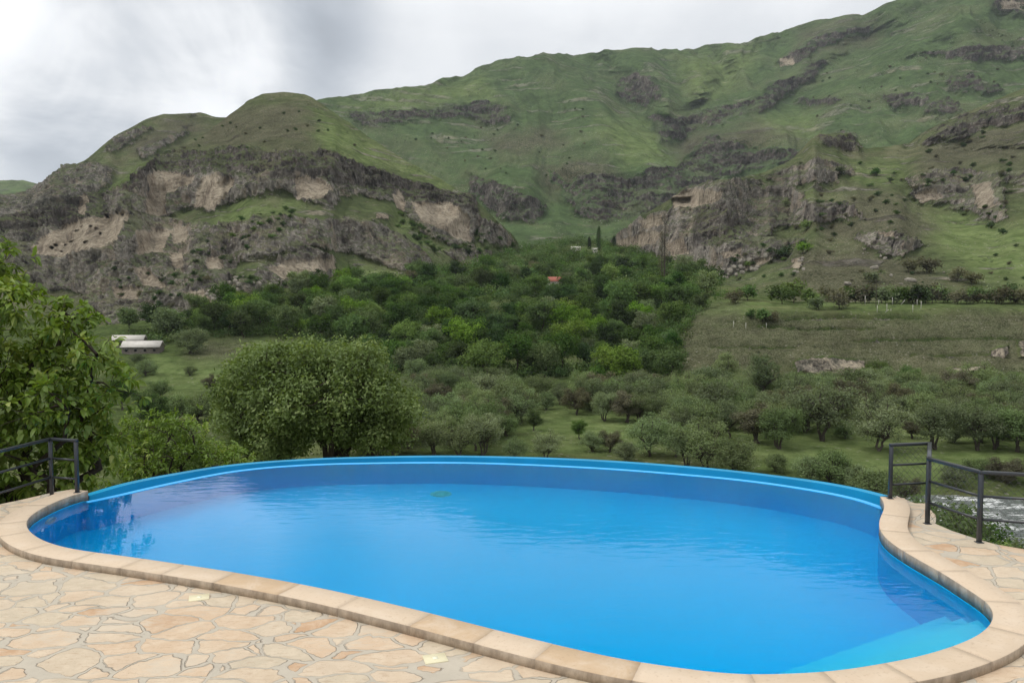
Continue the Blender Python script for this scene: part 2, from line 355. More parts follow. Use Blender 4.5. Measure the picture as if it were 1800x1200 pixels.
# flagstone paving
m, g = new_mat('flagstone_paving'); pos = g.n('ShaderNodeNewGeometry').outputs['Position']
wv = g.vmath('SUBTRACT', g.noisec(pos, 1.6, 3), (0.5, 0.5, 0.5)); wf = g.vmath('SUBTRACT', g.noisec(pos, 9.0, 3), (0.5, 0.5, 0.5))
p1 = g.vmath('ADD', pos, g.vmath('SCALE', wv, scale=0.42)); p1 = g.vmath('ADD', p1, g.vmath('SCALE', wf, scale=0.07))
p1 = g.scale(p1, (0.78, 1.15, 0.0))
ve = g.voro(p1, 2.9, 'DISTANCE_TO_EDGE'); vf = g.voro(p1, 2.9, 'F1')
edge = g.math('SUBTRACT', ve.outputs['Distance'], g.math('MULTIPLY', g.math('MAXIMUM', g.math('SUBTRACT', vf.outputs['Distance'], 0.45), 0.0), 0.10))
nE = g.noise(pos, 3.0, 3)
thr = g.math('ADD', -0.012, g.math('MULTIPLY', nE, 0.08))
stone = g.step(g.math('SUBTRACT', edge, thr), -0.006, 0.014)
rcs = g.n('ShaderNodeSeparateColor'); g.put(rcs.inputs[0], vf.outputs['Color'])
cs = g.mix(rcs.outputs[0], (0.58, 0.425, 0.285), (0.58, 0.475, 0.35))
cs = g.mix(g.step(rcs.outputs[1], 0.86, 0.9), cs, (0.50, 0.32, 0.19))
cs = g.mix(g.step(rcs.outputs[2], 0.7, 0.85), cs, (0.53, 0.445, 0.325))
na = g.noise(pos, 5.0, 6, 0.65, 0.5); nb = g.noise(g.scale(pos, (1.0, 3.2, 1)), 9.0, 5, 0.7); nc = g.noise(pos, 60.0, 3, 0.6)
cs = g.mix(g.step(na, 0.38, 0.7), cs, g.mix(0.5, cs, (0.70, 0.58, 0.43)))
cs = g.mix(g.math('MULTIPLY', g.step(nb, 0.52, 0.68), 0.5), cs, (0.38, 0.25, 0.155))
cs = g.mix(g.math('MULTIPLY', g.step(nc, 0.62, 0.7), 0.55), cs, (0.25, 0.16, 0.10))
# stones partly smeared with grout
smear = g.step(g.math('ADD', g.noise(pos, 1.1, 4, 0.6), g.math('MULTIPLY', g.math('SUBTRACT', nb, 0.5), 0.5)), 0.52, 0.66)
gt = g.mix(g.noise(pos, 4.0, 5, 0.7), (0.40, 0.355, 0.285), (0.58, 0.515, 0.41))
gt = g.mix(g.math('MULTIPLY', g.step(nc, 0.6, 0.75), 0.3), gt, (0.22, 0.2, 0.17))
cs = g.mix(g.math('MULTIPLY', smear, 0.75), cs, (0.585, 0.50, 0.385))
dkr = g.step(g.math('ABSOLUTE', g.math('SUBTRACT', edge, thr)), 0.014, 0.002)
col = g.mix(stone, gt, cs)
dirt = g.math('MULTIPLY', dkr, g.step(g.noise(pos, 2.2, 4, 0.6), 0.44, 0.6))
col = g.mix(g.math('MULTIPLY', dirt, 0.45), col, (0.24, 0.2, 0.155))
hh = g.math('ADD', g.math('MULTIPLY', stone, 0.5), g.math('ADD', g.math('MULTIPLY', nb, 0.25), g.math('MULTIPLY', nc, 0.10)))
hh = g.math('SUBTRACT', hh, g.math('MULTIPLY', dirt, 0.7))
col = g.vmath('SCALE', col, scale=g.math('ADD', 0.84, g.math('MULTIPLY', g.noise(pos, 0.7, 4, 0.6), 0.16)))
principled(g, col, 0.75, bump(g, hh, 0.8, 0.022), 0.25); M['paving'] = m

# travertine coping
m, g = new_mat('travertine_coping'); geo = g.n('ShaderNodeNewGeometry'); pos = geo.outputs['Position']
r = geo.outputs['Random Per Island']
ca = g.mix(r, (0.55, 0.43, 0.305), (0.60, 0.475, 0.345)); ca = g.mix(g.step(g.math('FRACT', g.math('MULTIPLY', r, 13.7)), 0.8, 0.9), ca, (0.50, 0.36, 0.225))
na = g.noise(pos, 3.0, 6, 0.65, 0.6); nc = g.noise(g.scale(pos, (1, 1, 2.5)), 28.0, 4, 0.65)
ca = g.mix(g.math('MULTIPLY', g.step(na, 0.42, 0.68), 0.5), ca, (0.63, 0.52, 0.40))
ca = g.mix(g.math('MULTIPLY', g.step(nc, 0.56, 0.68), 0.35), ca, (0.36, 0.25, 0.16))
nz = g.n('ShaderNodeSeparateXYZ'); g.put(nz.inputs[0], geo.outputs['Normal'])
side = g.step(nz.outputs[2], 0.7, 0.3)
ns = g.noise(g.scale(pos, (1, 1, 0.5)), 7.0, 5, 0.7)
cside = g.mix(g.step(ns, 0.35, 0.7), (0.20, 0.16, 0.12), (0.42, 0.345, 0.265))      # mottled side faces, their shade painted in as a darker tone
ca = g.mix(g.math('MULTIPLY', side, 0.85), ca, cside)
principled(g, ca, 0.62, bump(g, g.math('ADD', na, nc), 0.25, 0.01), 0.3); M['coping'] = m
M['grout'] = plain('coping_grout', (0.5, 0.46, 0.4), 0.8, 0.2, 0, 0.3, 20)
m, g = new_mat('concrete_side'); pos = g.n('ShaderNodeNewGeometry').outputs['Position']
principled(g, g.mix(g.noise(g.scale(pos, (1, 1, .3)), 1.5, 6, .7), (0.2, 0.18, 0.15), (0.36, 0.33, 0.28)), 0.85, None, 0.2); M['concrete'] = m

# pool paint
def pool_paint(name, c, v=0.06):
    m, g = new_mat(name); pos = g.n('ShaderNodeNewGeometry').outputs['Position']
    n = g.noise(pos, 0.8, 4); col = g.vmath('SCALE', c, scale=g.math('ADD', 1 - v, g.math('MULTIPLY', n, 2 * v)))
    principled(g, col, 0.5, None, 0.3); return m
M['pool'] = pool_paint('blue_pool_paint', (0.006, 0.63, 0.98))
M['pool_step'] = pool_paint('brightened_pool_paint', (0.03, 0.70, 0.98))  # pool paint lightened on the steps, imitating the brighter look of shallow water
M['rim'] = pool_paint('weathered_blue_rim_paint', (0.01, 0.28, 0.50), 0.35)
M['weir'] = pool_paint('wet_blue_weir_paint', (0.06, 0.42, 0.85), 0.1)
M['teal'] = plain('teal_plastic', (0.2, 0.75, 0.72), 0.4, 0.4, 0, 0.05)
M['lampglass'] = plain('grey_lamp_plastic', (0.45, 0.6, 0.66), 0.3, 0.5, 0, 0.05)
M['whitepipe'] = plain('white_sealant', (0.75, 0.75, 0.72), 0.5, 0.3, 0, 0.1)
m, g = new_mat('pool_water'); pos = g.n('ShaderNodeNewGeometry').outputs['Position']
h = g.math('ADD', g.noise(g.scale(pos, (0.8, 2.2, 1)), 3.2, 3, 0.5, 0.3), g.math('MULTIPLY', g.noise(pos, 0.7, 2), 0.8))
nrm_ = bump(g, h, 0.10, 0.02)
rf_ = g.n('ShaderNodeBsdfRefraction'); g.put(rf_.inputs['Color'], (0.93, 0.99, 1.0)); g.put(rf_.inputs['Roughness'], 0.0); g.put(rf_.inputs['IOR'], 1.333); g.put(rf_.inputs['Normal'], nrm_)
gs_ = g.n('ShaderNodeBsdfGlossy'); g.put(gs_.inputs['Color'], (0.95, 0.97, 1.0)); g.put(gs_.inputs['Roughness'], 0.0); g.put(gs_.inputs['Normal'], nrm_)
fr_ = g.n('ShaderNodeFresnel'); g.put(fr_.inputs[0], 1.333); g.put(fr_.inputs['Normal'], nrm_)
mx_ = g.n('ShaderNodeMixShader'); g.put(mx_.inputs[0], g.math('MULTIPLY', g.math('SUBTRACT', fr_.outputs[0], 0.085, clamp=True), 1.6))
g.nt.links.new(rf_.outputs[0], mx_.inputs[1]); g.nt.links.new(gs_.outputs[0], mx_.inputs[2]); g.nt.links.new(mx_.outputs[0], g.out.inputs[0])
va_ = g.n('ShaderNodeVolumeAbsorption'); g.put(va_.inputs['Color'], (0.05, 0.83, 0.985)); g.put(va_.inputs['Density'], 0.38); g.nt.links.new(va_.outputs[0], g.out.inputs[1])
M['water'] = m
# river
m, g = new_mat('river_rapids'); pos = g.n('ShaderNodeNewGeometry').outputs['Position']
n = g.noise(g.scale(pos, (0.45, 1.0, 1)), 0.55, 6, 0.65, 1.2); n2 = g.noise(g.scale(pos, (0.5, 1.2, 1)), 2.0, 5, 0.7)
foam = g.step(g.math('ADD', g.math('MULTIPLY', n, 0.7), g.math('MULTIPLY', n2, 0.3)), 0.49, 0.60)
col = g.mix(foam, (0.11, 0.125, 0.115), (0.62, 0.63, 0.61))
principled(g, col, g.mix(foam, (0.15,) * 3, (0.7,) * 3), bump(g, g.math('ADD', n, g.math('MULTIPLY', n2, .5)), 0.8, 0.6), 0.5); M['river'] = m

# ------------------------------------------------------------------ terrain
def ip(u, pts):
    pts = sorted(pts); return np.interp(u, [p[0] for p in pts], [p[1] for p in pts])
def smooth_u(a, k):
    if k < 1: return a
    ker = np.hanning(2 * k + 3)[1:-1]; ker /= ker.sum()
    return np.convolve(np.pad(a, k, mode='edge'), ker, 'valid')
class Layer: pass
def grid_quads(nr, nc):
    i = np.arange(nr - 1)[:, None] * nc; j = np.arange(nc - 1)[None]
    return np.stack([i + j, i + j + 1, i + nc + j + 1, i + nc + j], -1).reshape(-1, 4)
def finish(Lr, name, mat, mask):
    nr, nc = Lr.P.shape[:2]
    me = mesh_np(name, Lr.P.reshape(-1, 3), grid_quads(nr, nc), smooth=True)
    a = me.attributes.new('mask', 'FLOAT_COLOR', 'POINT')
    a.data.foreach_set('color', np.ascontiguousarray(np.clip(mask, 0, 1), np.float32).ravel())
    Lr.pu, Lr.pv = proj(Lr.P)
    o = link(name, me, mat); tag(o, kind='structure'); return o
def look(Lr, u, v):
    j = int(np.clip(np.searchsorted(Lr.u, u), 0, len(Lr.u) - 1)); col = Lr.pv[:Lr.nvis, j]
    i = int(np.argmin(np.abs(col - v))); return Lr.P[i, j]
def hill_layer(name, u0, u1, du, nrow, base_v, base_Y, sky_v, sky_Y, gpow, mat, polys, relief, warp_px=9, gull=(), Srel=1.0, jag=0.0, seed=0, back=(60, -60), pushes=(), rockmul=0.8, rill=2.0):
    L = Layer(); u = np.arange(u0, u1 + du, du); L.u = u; nc = len(u)
    bv, bY, sv, sY = ip(u, base_v), ip(u, base_Y), smooth_u(ip(u, sky_v), int(6 / du) + 1), ip(u, sky_Y)
    bY = smooth_u(bY, 12); sY = smooth_u(sY, 12)
    nb = 14; s = np.concatenate([np.linspace(0, 1, nrow), 1 + np.linspace(0.1, 1, nb)])[:, None]; sf = np.minimum(s, 1)
    V = bv + (sv - bv) * sf; Y = bY + (sY - bY) * sf ** ip(u, gpow)[None]
    U = np.broadcast_to(u, V.shape).copy()
    P0 = at_y(U, V, Y)
    wx = fbm(P0 / (26 * Srel), 5, 5 + seed, 0.62) * warp_px * 2.4; wy = fbm(P0 / (26 * Srel) + 50, 5, 9 + seed, 0.62) * warp_px * 2.4
    rock = pmask(U, V, polys['rock'], 4, (wx, wy)); tan = pmask(U, V, polys['tan'], 2.5, (wx * 0.35, wy * 0.35))
    soil = pmask(U, V, polys['soil'], 22, (wx, wy)) if polys.get('soil') else rock * 0
    lush = pmask(U, V, polys['lush'], 24, (wx, wy)) if polys.get('lush') else rock * 0
    rock = np.maximum(rock, tan); lush *= (1 - rock); soil *= (1 - rock); soil = np.maximum(soil, rock * pmask(U, V, polys.get('basalt', []), 4, (wx * .5, wy * .5)))
    for pl, wd, dep in gull: wd, dep = (wd * 1.15, dep * 0.85) if Srel > 2 else (wd, dep); Y = Y + dep * np.exp(-(dline(U + wx * 0.5, V + wy * 0.5, pl) / wd) ** 2) * sf
    dY = np.diff(Y, axis=0); steep = np.maximum(rock, pmask(U, V, [q for q, a_, b_ in pushes if b_ > 0], 5, (wx * .5, wy * .5)))[1:]
    steep = steep * (0.4 + 0.6 * smooth01(0.5 + 2.2 * fbm(P0[1:] / np.array([34.0, 60.0, 15.0]) / Srel, 3, 17 + seed)));
    kk = 1 - 0.93 * steep; num = dY.sum(0); den = (dY * kk).sum(0)
    fac = np.clip(num / np.maximum(den, 1e-3), 1, 2.2); fac = smooth_u(fac, int(14 / du))
    Yn = np.concatenate([Y[:1], Y[:1] + np.cumsum(dY * kk * fac, 0)]); D = Yn - Y; kh = int(9 * Srel / du) + 2
    kr = np.hanning(2 * kh + 3)[1:-1]; kr /= kr.sum(); Dp = np.pad(D, ((0, 0), (kh, kh)), mode='edge'); Ds = np.zeros_like(D)
    for q, wq in enumerate(kr): Ds += wq * Dp[:, q:q + nc]
    Y = Y + Ds
    for pl, soft, dep in pushes:
        if dep < 0: Y = Y - dep * pmask(U, V, [pl], soft, (wx * .1, wy * .1))
    P = at_y(U, V, Y)
    S = Srel; e = np.array([1 / 17, 1 / 17, 1 / 60]) / S
    Pw = P + 5 * S * np.stack([fbm(P / (14 * S) + 3, 2, 91), fbm(P / (14 * S) + 7, 2, 92), fbm(P / (14 * S) + 11, 2, 93)], -1)
    cols = 0.6 * ridged(Pw * e, 2, 21 + seed) + 0.6 * ridged(Pw * np.array([1 / 6.5, 1 / 6.5, 1 / 26]) / S, 3, 22 + seed); blk = ridged(Pw / np.array([5, 5, 7]) / S, 3, 31 + seed); fin = fbm(P / (1.7 * S), 3, 41 + seed, 0.7)
    zst = P[..., 2] / (11 * S) + 0.9 * fbm(P / (60 * S), 2, 61 + seed); fr = zst - np.floor(zst)
    strata = smooth01(fr / 0.75) - fr
    reliefr = relief * (1 - 0.7 * tan)
    d = rock * (reliefr * (0.9 * cols + 0.9 * blk) + reliefr * 0.5 * fin + reliefr * 1.7 * strata) + (1 - rock) * (0.3 * relief * fbm(P / (14 * S), 5, 51 + seed, 0.6)) + relief * 0.8 * fbm(P / (70 * S), 3, 71 + seed)
    d = d + rock * relief * 0.5
    rn = ridged(np.stack([P[..., 0] / (26 * S) + 1.2 * fbm(P / (90 * S), 2, 95), P[..., 1] / (200 * S), P[..., 2] / (120 * S)], -1), 3, 96 + seed); d = d + rill * rn * (1 - 0.7 * rock)
    edge = smooth01((sf if True else 0) * 6)
    dirv = np.array([0.0, -0.86, 0.42]); P = P + (d * edge * 1.0)[..., None] * dirv
    # small lateral crumple of rock
    P[..., 0] += rock * relief * 0.4 * fbm(P / (8 * S) + 9, 3, 81 + seed)
    # behind the crest the ground falls away
    t = np.maximum(s - 1, 0); P[..., 1] += t * back[0] * (1 + t); P[..., 2] += t * back[1] * (0.3 + t)
    L.P = P; L.nvis = nrow
    # ragged transitions
    rr = rock * rockmul
    L.rock = rr
    L.obj = finish(L, name, mat, np.stack([rr, tan, soil, lush], -1)); return L

# --- valley floor (controls: arrays of depth and height per column)
u = np.arange(-700, 2500 + 2, 2.4); nU = len(u)
def zfromv(vv, YY): return at_y(u, vv, YY)[:, 2]
ones = np.ones(nU); ctrl = []
ctrl.append((3 * ones, -10.5 * ones)); ctrl.append((18 * ones, -11.5 * ones)); ctrl.append((40 * ones, -18 * ones))
wob = 5 * np.sin(u / 210.0) + 3 * np.sin(u / 77.0 + 1)
rl = ip(u, [(-700, 0), (300, 0), (2500, 4)])
ctrl.append((72 + wob, -24.5 * ones)); ctrl.append((78 + wob, -27.5 * ones)); ctrl.append((112 + wob, -27.8 * ones)); ctrl.append((118 + wob, -26.0 * ones)); ctrl.append((128 + wob, -25.2 * ones))
ctrl.append((180 * ones, -24.6 * ones))
v3 = ip(u, [(-700, 690), (0, 680), (300, 676), (430, 676), (600, 680), (900, 674), (1200, 668), (1500, 664), (1800, 668), (2500, 670)])
Y3 = (3.1 + 24.4) / ((v3 - 527) / F); ctrl.append((Y3, zfromv(v3, Y3)))
v4 = ip(u, [(-700, 625), (0, 620), (200, 618), (300, 622), (600, 605), (900, 600), (1150, 596), (1230, 566), (1300, 550), (1500, 546), (1800, 541), (2500, 538)])
Y4 = ip(u, [(-700, 300), (0, 300), (300, 305), (600, 320), (900, 330), (1150, 325), (1230, 310), (1300, 312), (1800, 316), (2500, 318)])
Y4 = np.maximum(Y4, Y3 + 14); ctrl.append((Y4, zfromv(v4, Y4)))
v5 = ip(u, [(-700, 562), (0, 566), (200, 570), (330, 556), (400, 530), (470, 508), (600, 505), (700, 498), (780, 476), (860, 456), (920, 438), (1000, 420), (1060, 424), (1100, 438), (1180, 468), (1250, 492), (1320, 515), (1400, 528), (1600, 528), (1800, 526), (2500, 522)])
Y5 = ip(u, [(-700, 360), (0, 360), (200, 350), (330, 362), (400, 385), (470, 410), (600, 440), (700, 460), (780, 530), (860, 640), (920, 780), (1000, 960), (1060, 900), (1100, 760), (1180, 560), (1250, 450), (1320, 395), (1400, 372), (1600, 366), (1800, 362), (2500, 360)])
ctrl.append((Y5, zfromv(v5, Y5))); ctrl.append((Y5 + 130, zfromv(v5, Y5) - 25))
cnt = [6, 8, 14, 6, 20, 6, 8, 40, 50, 110, 110, 6]
rows_Y, rows_z = [], []
for k in range(len(ctrl) - 1):
    t = np.linspace(0, 1, cnt[k], endpoint=False)[:, None]
    a, b = ctrl[k], ctrl[k + 1]
    if k in (8,): tz = t ** 1.0 * (t * 0.6 + 0.4)
    else: tz = t
    rows_Y.append(a[0] + (b[0] - a[0]) * t); rows_z.append(a[1] + (b[1] - a[1]) * tz)
rows_Y.append(ctrl[-1][0][None]); rows_z.append(ctrl[-1][1][None])
Yf = np.concatenate(rows_Y); Zf = np.concatenate(rows_z)
k = 9; ker = np.hanning(k + 2)[1:-1]; ker /= ker.sum()
Uf = np.broadcast_to(u, Yf.shape)
a_ = (Uf - 900) / F; Xf = a_ * Yf
P = np.stack([Xf, Yf, Zf], -1)
pu, pv = proj(P)
wx = fbm(P / 22, 4, 3) * 14; wy = fbm(P / 22 + 30, 4, 4) * 9
soilp = [[(1160, 600), (1215, 560), (1330, 556), (1500, 558), (1800, 545), (2400, 545), (2400, 672), (1800, 664), (1500, 655), (1180, 655)],
         [(360, 602), (430, 597), (440, 625), (400, 640), (330, 628)], [(1205, 545), (1300, 540), (1290, 575), (1200, 580)]]
lushp = [[(930, 678), (1200, 672), (1800, 682), (2400, 690), (2400, 760), (1800, 830), (1500, 840), (1330, 800), (1000, 800), (900, 740)],
         [(270, 620), (330, 640), (430, 600), (540, 590), (560, 640), (420, 700), (260, 680)], [(1210, 545), (1400, 530), (1800, 534), (1800, 538), (1400, 540), (1250, 548)]]
soil = pmask(pu, pv, soilp, 22, (wx, wy)) * 0.85; lush = np.maximum(pmask(pu, pv, lushp, 16, (wx, wy)) * 0.75, pmask(pu, pv, [[(1215, 544), (1300, 541), (1300, 544), (1212, 548)], [(1212, 551), (1310, 549), (1310, 552), (1208, 554)], [(1300, 532), (1620, 532), (1800, 535), (1800, 538), (1600, 536), (1300, 538)]], 1.2, (wx * .05, wy * .05)))
rockm = pmask(pu, pv, [[(1395, 640), (1440, 630), (1515, 636), (1520, 660), (1440, 664), (1400, 658)], [(1740, 618), (1770, 612), (1765, 626), (1745, 628)], [(1785, 600), (1830, 598), (1830, 622), (1790, 630)], [(1665, 648), (1720, 645), (1715, 655), (1670, 656)]], 3, (wx * 0.7, wy * 0.5))
dark_edge = pmask(pu, pv, [[(1330, 572), (1420, 578), (1540, 575), (1540, 578), (1420, 582), (1330, 576)], [(1500, 598), (1640, 592), (1820, 596), (1820, 600), (1640, 597), (1500, 602)], [(1250, 606), (1400, 612), (1400, 615), (1250, 610)], [(1600, 620), (1760, 624), (1760, 628), (1600, 624)], [(1370, 560), (1480, 551), (1620, 553), (1620, 558), (1480, 560), (1380, 565)]], 2, (wx * .4, wy * .4))
amp = np.clip((Yf - 120) / 60, 0, 1) * np.where(pv < 668, 1.0, 0.35)
Zd = amp * (1.4 * fbm(P / 26, 4, 11) + 0.5 * soil * ridged(P / np.array([2.2, 1.2, 3]), 2, 19) + 0.9 * soil * ridged(P / np.array([5.0, 3.0, 9.0]), 3, 12) + 0.35 * fbm(P / 3.0, 3, 13)) - dark_edge * 2.2
P = P.copy(); P[..., 2] += Zd; P[..., 1] += rockm * -3 * (0.5 + ridged(P / 6, 3, 14))
FL = Layer(); FL.u = u; FL.P = P; FL.nvis = len(P) - 6
FL.obj = finish(FL, 'valley_ground', M['floor'], np.stack([np.maximum(rockm * 0.75, dark_edge * .6), rockm * 0.42, soil, lush], -1))

# --- front left massif
poly_left = dict(basalt=[[(-500, 400), (0, 365), (60, 330), (100, 300), (150, 285), (200, 295), (180, 330), (160, 345), (190, 345), (205, 395), (130, 402), (0, 410), (-500, 440)], [(225, 325), (282, 270), (400, 260), (480, 266), (560, 262), (612, 272), (650, 292), (720, 318), (790, 328), (834, 350), (850, 380), (800, 372), (720, 362), (690, 350), (640, 340), (590, 335), (540, 312), (430, 312), (350, 305), (290, 302), (265, 310), (240, 350)]],
    rock=[[(-500, 400), (0, 372), (60, 338), (100, 308), (150, 292), (200, 300), (178, 330), (160, 348), (215, 335), (235, 318), (282, 275), (400, 264), (480, 271), (560, 266), (612, 277), (650, 297), (720, 322), (790, 332), (832, 352), (850, 378), (840, 425), (800, 430), (745, 408), (720, 380), (690, 355), (640, 350), (595, 365), (520, 362), (500, 338), (430, 345), (400, 355), (375, 376), (340, 372), (300, 390), (262, 388), (235, 365), (205, 395), (130, 402), (0, 408), (-500, 440)],
          [(-500, 440), (0, 408), (130, 398), (230, 368), (262, 390), (340, 402), (400, 400), (450, 380), (560, 392), (650, 388), (690, 400), (735, 432), (762, 480), (770, 490), (690, 478), (620, 448), (590, 450), (560, 440), (520, 445), (470, 462), (430, 470), (412, 500), (390, 520), (300, 570), (200, 575), (150, 520), (60, 500), (-500, 520)],
          [(465, 480), (500, 452), (545, 443), (592, 455), (600, 490), (540, 505), (490, 530), (430, 540), (400, 520)], [(200, 500), (300, 500), (400, 510), (380, 560), (300, 580), (200, 572)],
          [(780, 440), (830, 432), (870, 445), (868, 475), (820, 478)], [(615, 465), (632, 468), (632, 482), (616, 482)], [(840, 380), (880, 400), (915, 430), (890, 440), (850, 425)]],
    tan=[[(268, 312), (292, 306), (350, 318), (340, 335), (298, 345), (296, 385), (264, 386)], [(345, 372), (360, 322), (385, 316), (418, 324), (400, 350), (376, 374)], [(524, 320), (545, 316), (560, 325), (590, 342), (575, 357), (522, 358)],
         [(690, 345), (708, 345), (716, 376), (698, 368)], [(728, 364), (790, 362), (808, 372), (828, 392), (828, 428), (800, 422), (780, 408), (745, 398)], [(660, 381), (684, 381), (685, 390), (662, 389)], [(248, 415), (308, 411), (300, 430), (285, 455), (250, 455)],
         [(310, 405), (338, 404), (330, 432), (308, 434)], [(470, 482), (505, 465), (540, 462), (590, 462), (597, 484), (540, 484), (500, 500)], [(240, 475), (262, 478), (300, 508), (260, 508)], [(305, 450), (332, 448), (328, 478), (308, 475)], [(268, 325), (290, 340), (290, 385), (262, 384)],
         [(120, 400), (235, 378), (215, 430), (180, 445), (110, 460), (60, 450), (75, 425)], [(150, 345), (160, 350), (158, 385), (138, 385)], [(370, 460), (400, 455), (400, 475), (372, 478)], [(330, 520), (360, 515), (375, 540), (340, 545)], [(205, 510), (260, 515), (250, 530), (210, 525)]],
    soil=[[(30, 460), (200, 440), (250, 470), (180, 520), (60, 520)], [(380, 190), (520, 180), (560, 260), (400, 262), (330, 262)], [(400, 420), (480, 400), (560, 420), (560, 440), (450, 450)]],
    lush=[[(160, 330), (215, 300), (260, 285), (230, 320), (180, 350)], [(590, 470), (640, 462), (710, 480), (690, 505), (580, 508)], [(560, 200), (640, 240), (760, 310), (790, 330), (640, 285), (570, 262)], [(700, 375), (745, 410), (790, 430), (780, 445), (740, 425), (700, 395)], [(420, 350), (520, 370), (480, 385), (400, 410), (370, 400)]])
LM = hill_layer('rocky_hill', -520, 1010, 1.6, 330,
    [(-520, 600), (300, 600), (600, 560), (800, 520), (900, 490), (1010, 500)],
    [(-520, 372), (0, 372), (200, 362), (330, 368), (400, 382), (600, 440), (700, 465), (800, 560), (900, 700), (1010, 900)],
    [(-520, 430), (0, 386), (50, 378), (100, 368), (150, 348), (185, 338), (215, 318), (245, 292), (285, 276), (330, 258), (362, 236), (400, 205), (430, 180), (460, 166), (500, 162), (540, 170), (562, 182), (600, 207), (650, 243), (720, 288), (790, 325), (835, 352), (870, 385), (905, 418), (915, 440), (950, 478), (1010, 540)],
    [(-520, 650), (0, 640), (150, 640), (285, 690), (400, 840), (500, 900), (600, 850), (700, 790), (790, 740), (870, 720), (905, 740), (1010, 940)],
    [(-520, 1.2), (300, 1.3), (500, 1.9), (700, 1.5), (1010, 1.2)], M['hill'], poly_left, 4.2, 8,
    gull=[([(260, 330), (300, 400), (220, 470)], 14, 14), ([(720, 330), (700, 400), (760, 450)], 12, 22), ([(500, 365), (440, 400), (420, 480)], 14, 14), ([(650, 390), (600, 470)], 10, -14), ([(300, 400), (290, 540)], 10, 10), ([(345, 500), (340, 570)], 7, 10)],
    pushes=[([(280, 275), (400, 264), (480, 271), (560, 266), (612, 277), (650, 297), (720, 322), (790, 332), (832, 352), (830, 400), (745, 400), (690, 350), (595, 350), (430, 345), (300, 385), (262, 385)], 5, 30),
            ([(-500, 440), (0, 372), (100, 308), (200, 300), (240, 330), (205, 395), (0, 408)], 5, 30), ([(345, 372), (360, 322), (385, 316), (418, 324), (400, 350), (376, 374)], 3, 14), ([(524, 320), (545, 316), (590, 342), (575, 357), (522, 358)], 3, 14),
            ([(740, 400), (790, 362), (828, 380), (828, 428), (800, 422)], 3, 12), ([(400, 400), (450, 380), (560, 392), (650, 388), (690, 400), (735, 432), (762, 480), (690, 478), (620, 448), (440, 450)], 5, 16),
            ([(465, 480), (500, 452), (545, 443), (592, 455), (600, 488), (500, 500)], 4, 12), ([(200, 500), (400, 505), (380, 560), (200, 572)], 4, 10), ([(248, 415), (308, 405), (335, 405), (328, 440), (250, 455)], 3, 8)] +
           [([(cx - 1.7 * s_, cy - 1.3 * s_), (cx + 1.7 * s_, cy - 1.3 * s_), (cx + 1.7 * s_, cy + 1.3 * s_), (cx - 1.7 * s_, cy + 1.3 * s_)], 0.7, -9) for cx, cy, s_ in [(96, 441, 1.6), (104, 436, 1.4), (122, 436, 1.5), (131, 430, 1.7), (140, 411, 1.6), (156, 432, 1.5), (151, 389, 1.4), (167, 389, 1.1), (175, 407, 1.2), (195, 388, 1.3), (183, 417, 1.2), (222, 385, 1.1), (214, 383, 1), (149, 403, 1), (165, 404, 1), (112, 446, 1.1)]],
    seed=0, back=(160, -70))
# --- ridge behind it at left
poly_lb = dict(rock=[[(-500, 380), (0, 345), (80, 322), (110, 292), (160, 285), (205, 300), (170, 350), (0, 400), (-500, 430)], [(180, 262), (260, 215), (275, 222), (200, 275)], [(240, 270), (330, 235), (340, 245), (250, 285)]], tan=[], soil=[[(200, 250), (330, 200), (380, 230), (260, 290)]], lush=[[(150, 335), (230, 300), (280, 270), (290, 280), (200, 330)]])
LB = hill_layer('back_ridge', -520, 470, 2.0, 150, [(-520, 470), (470, 300)], [(-520, 800), (470, 960)],
    [(-520, 372), (-100, 356), (0, 348), (50, 342), (80, 328), (110, 297), (150, 281), (175, 258), (195, 243), (235, 222), (262, 208), (290, 200), (330, 200), (355, 197), (378, 206), (405, 207), (440, 215), (470, 260)],
    [(-520, 950), (100, 1000), (300, 1150), (470, 1250)], [(-520, 1.2), (470, 1.2)], M['hill'], poly_lb, 5.0, 8, gull=[([(350, 200), (330, 250)], 12, 25)], Srel=1.5, seed=3, back=(200, -80))
# --- far rounded hill at extreme left
LF = hill_layer('far_hill', -900, 260, 4.0, 60, [(-900, 520), (260, 480)], [(-900, 2200), (260, 2200)],
    [(-900, 340), (-200, 322), (0, 314), (40, 315), (80, 325), (140, 352), (260, 420)], [(-900, 3000), (260, 2900)], [(-900, 1), (260, 1)], M['mountain'],
    dict(rock=[], tan=[], soil=[], lush=[[(-500, 300), (100, 300), (120, 420), (-500, 420)]]), 6, 6, Srel=3, seed=6, back=(500, -300)) if False else None
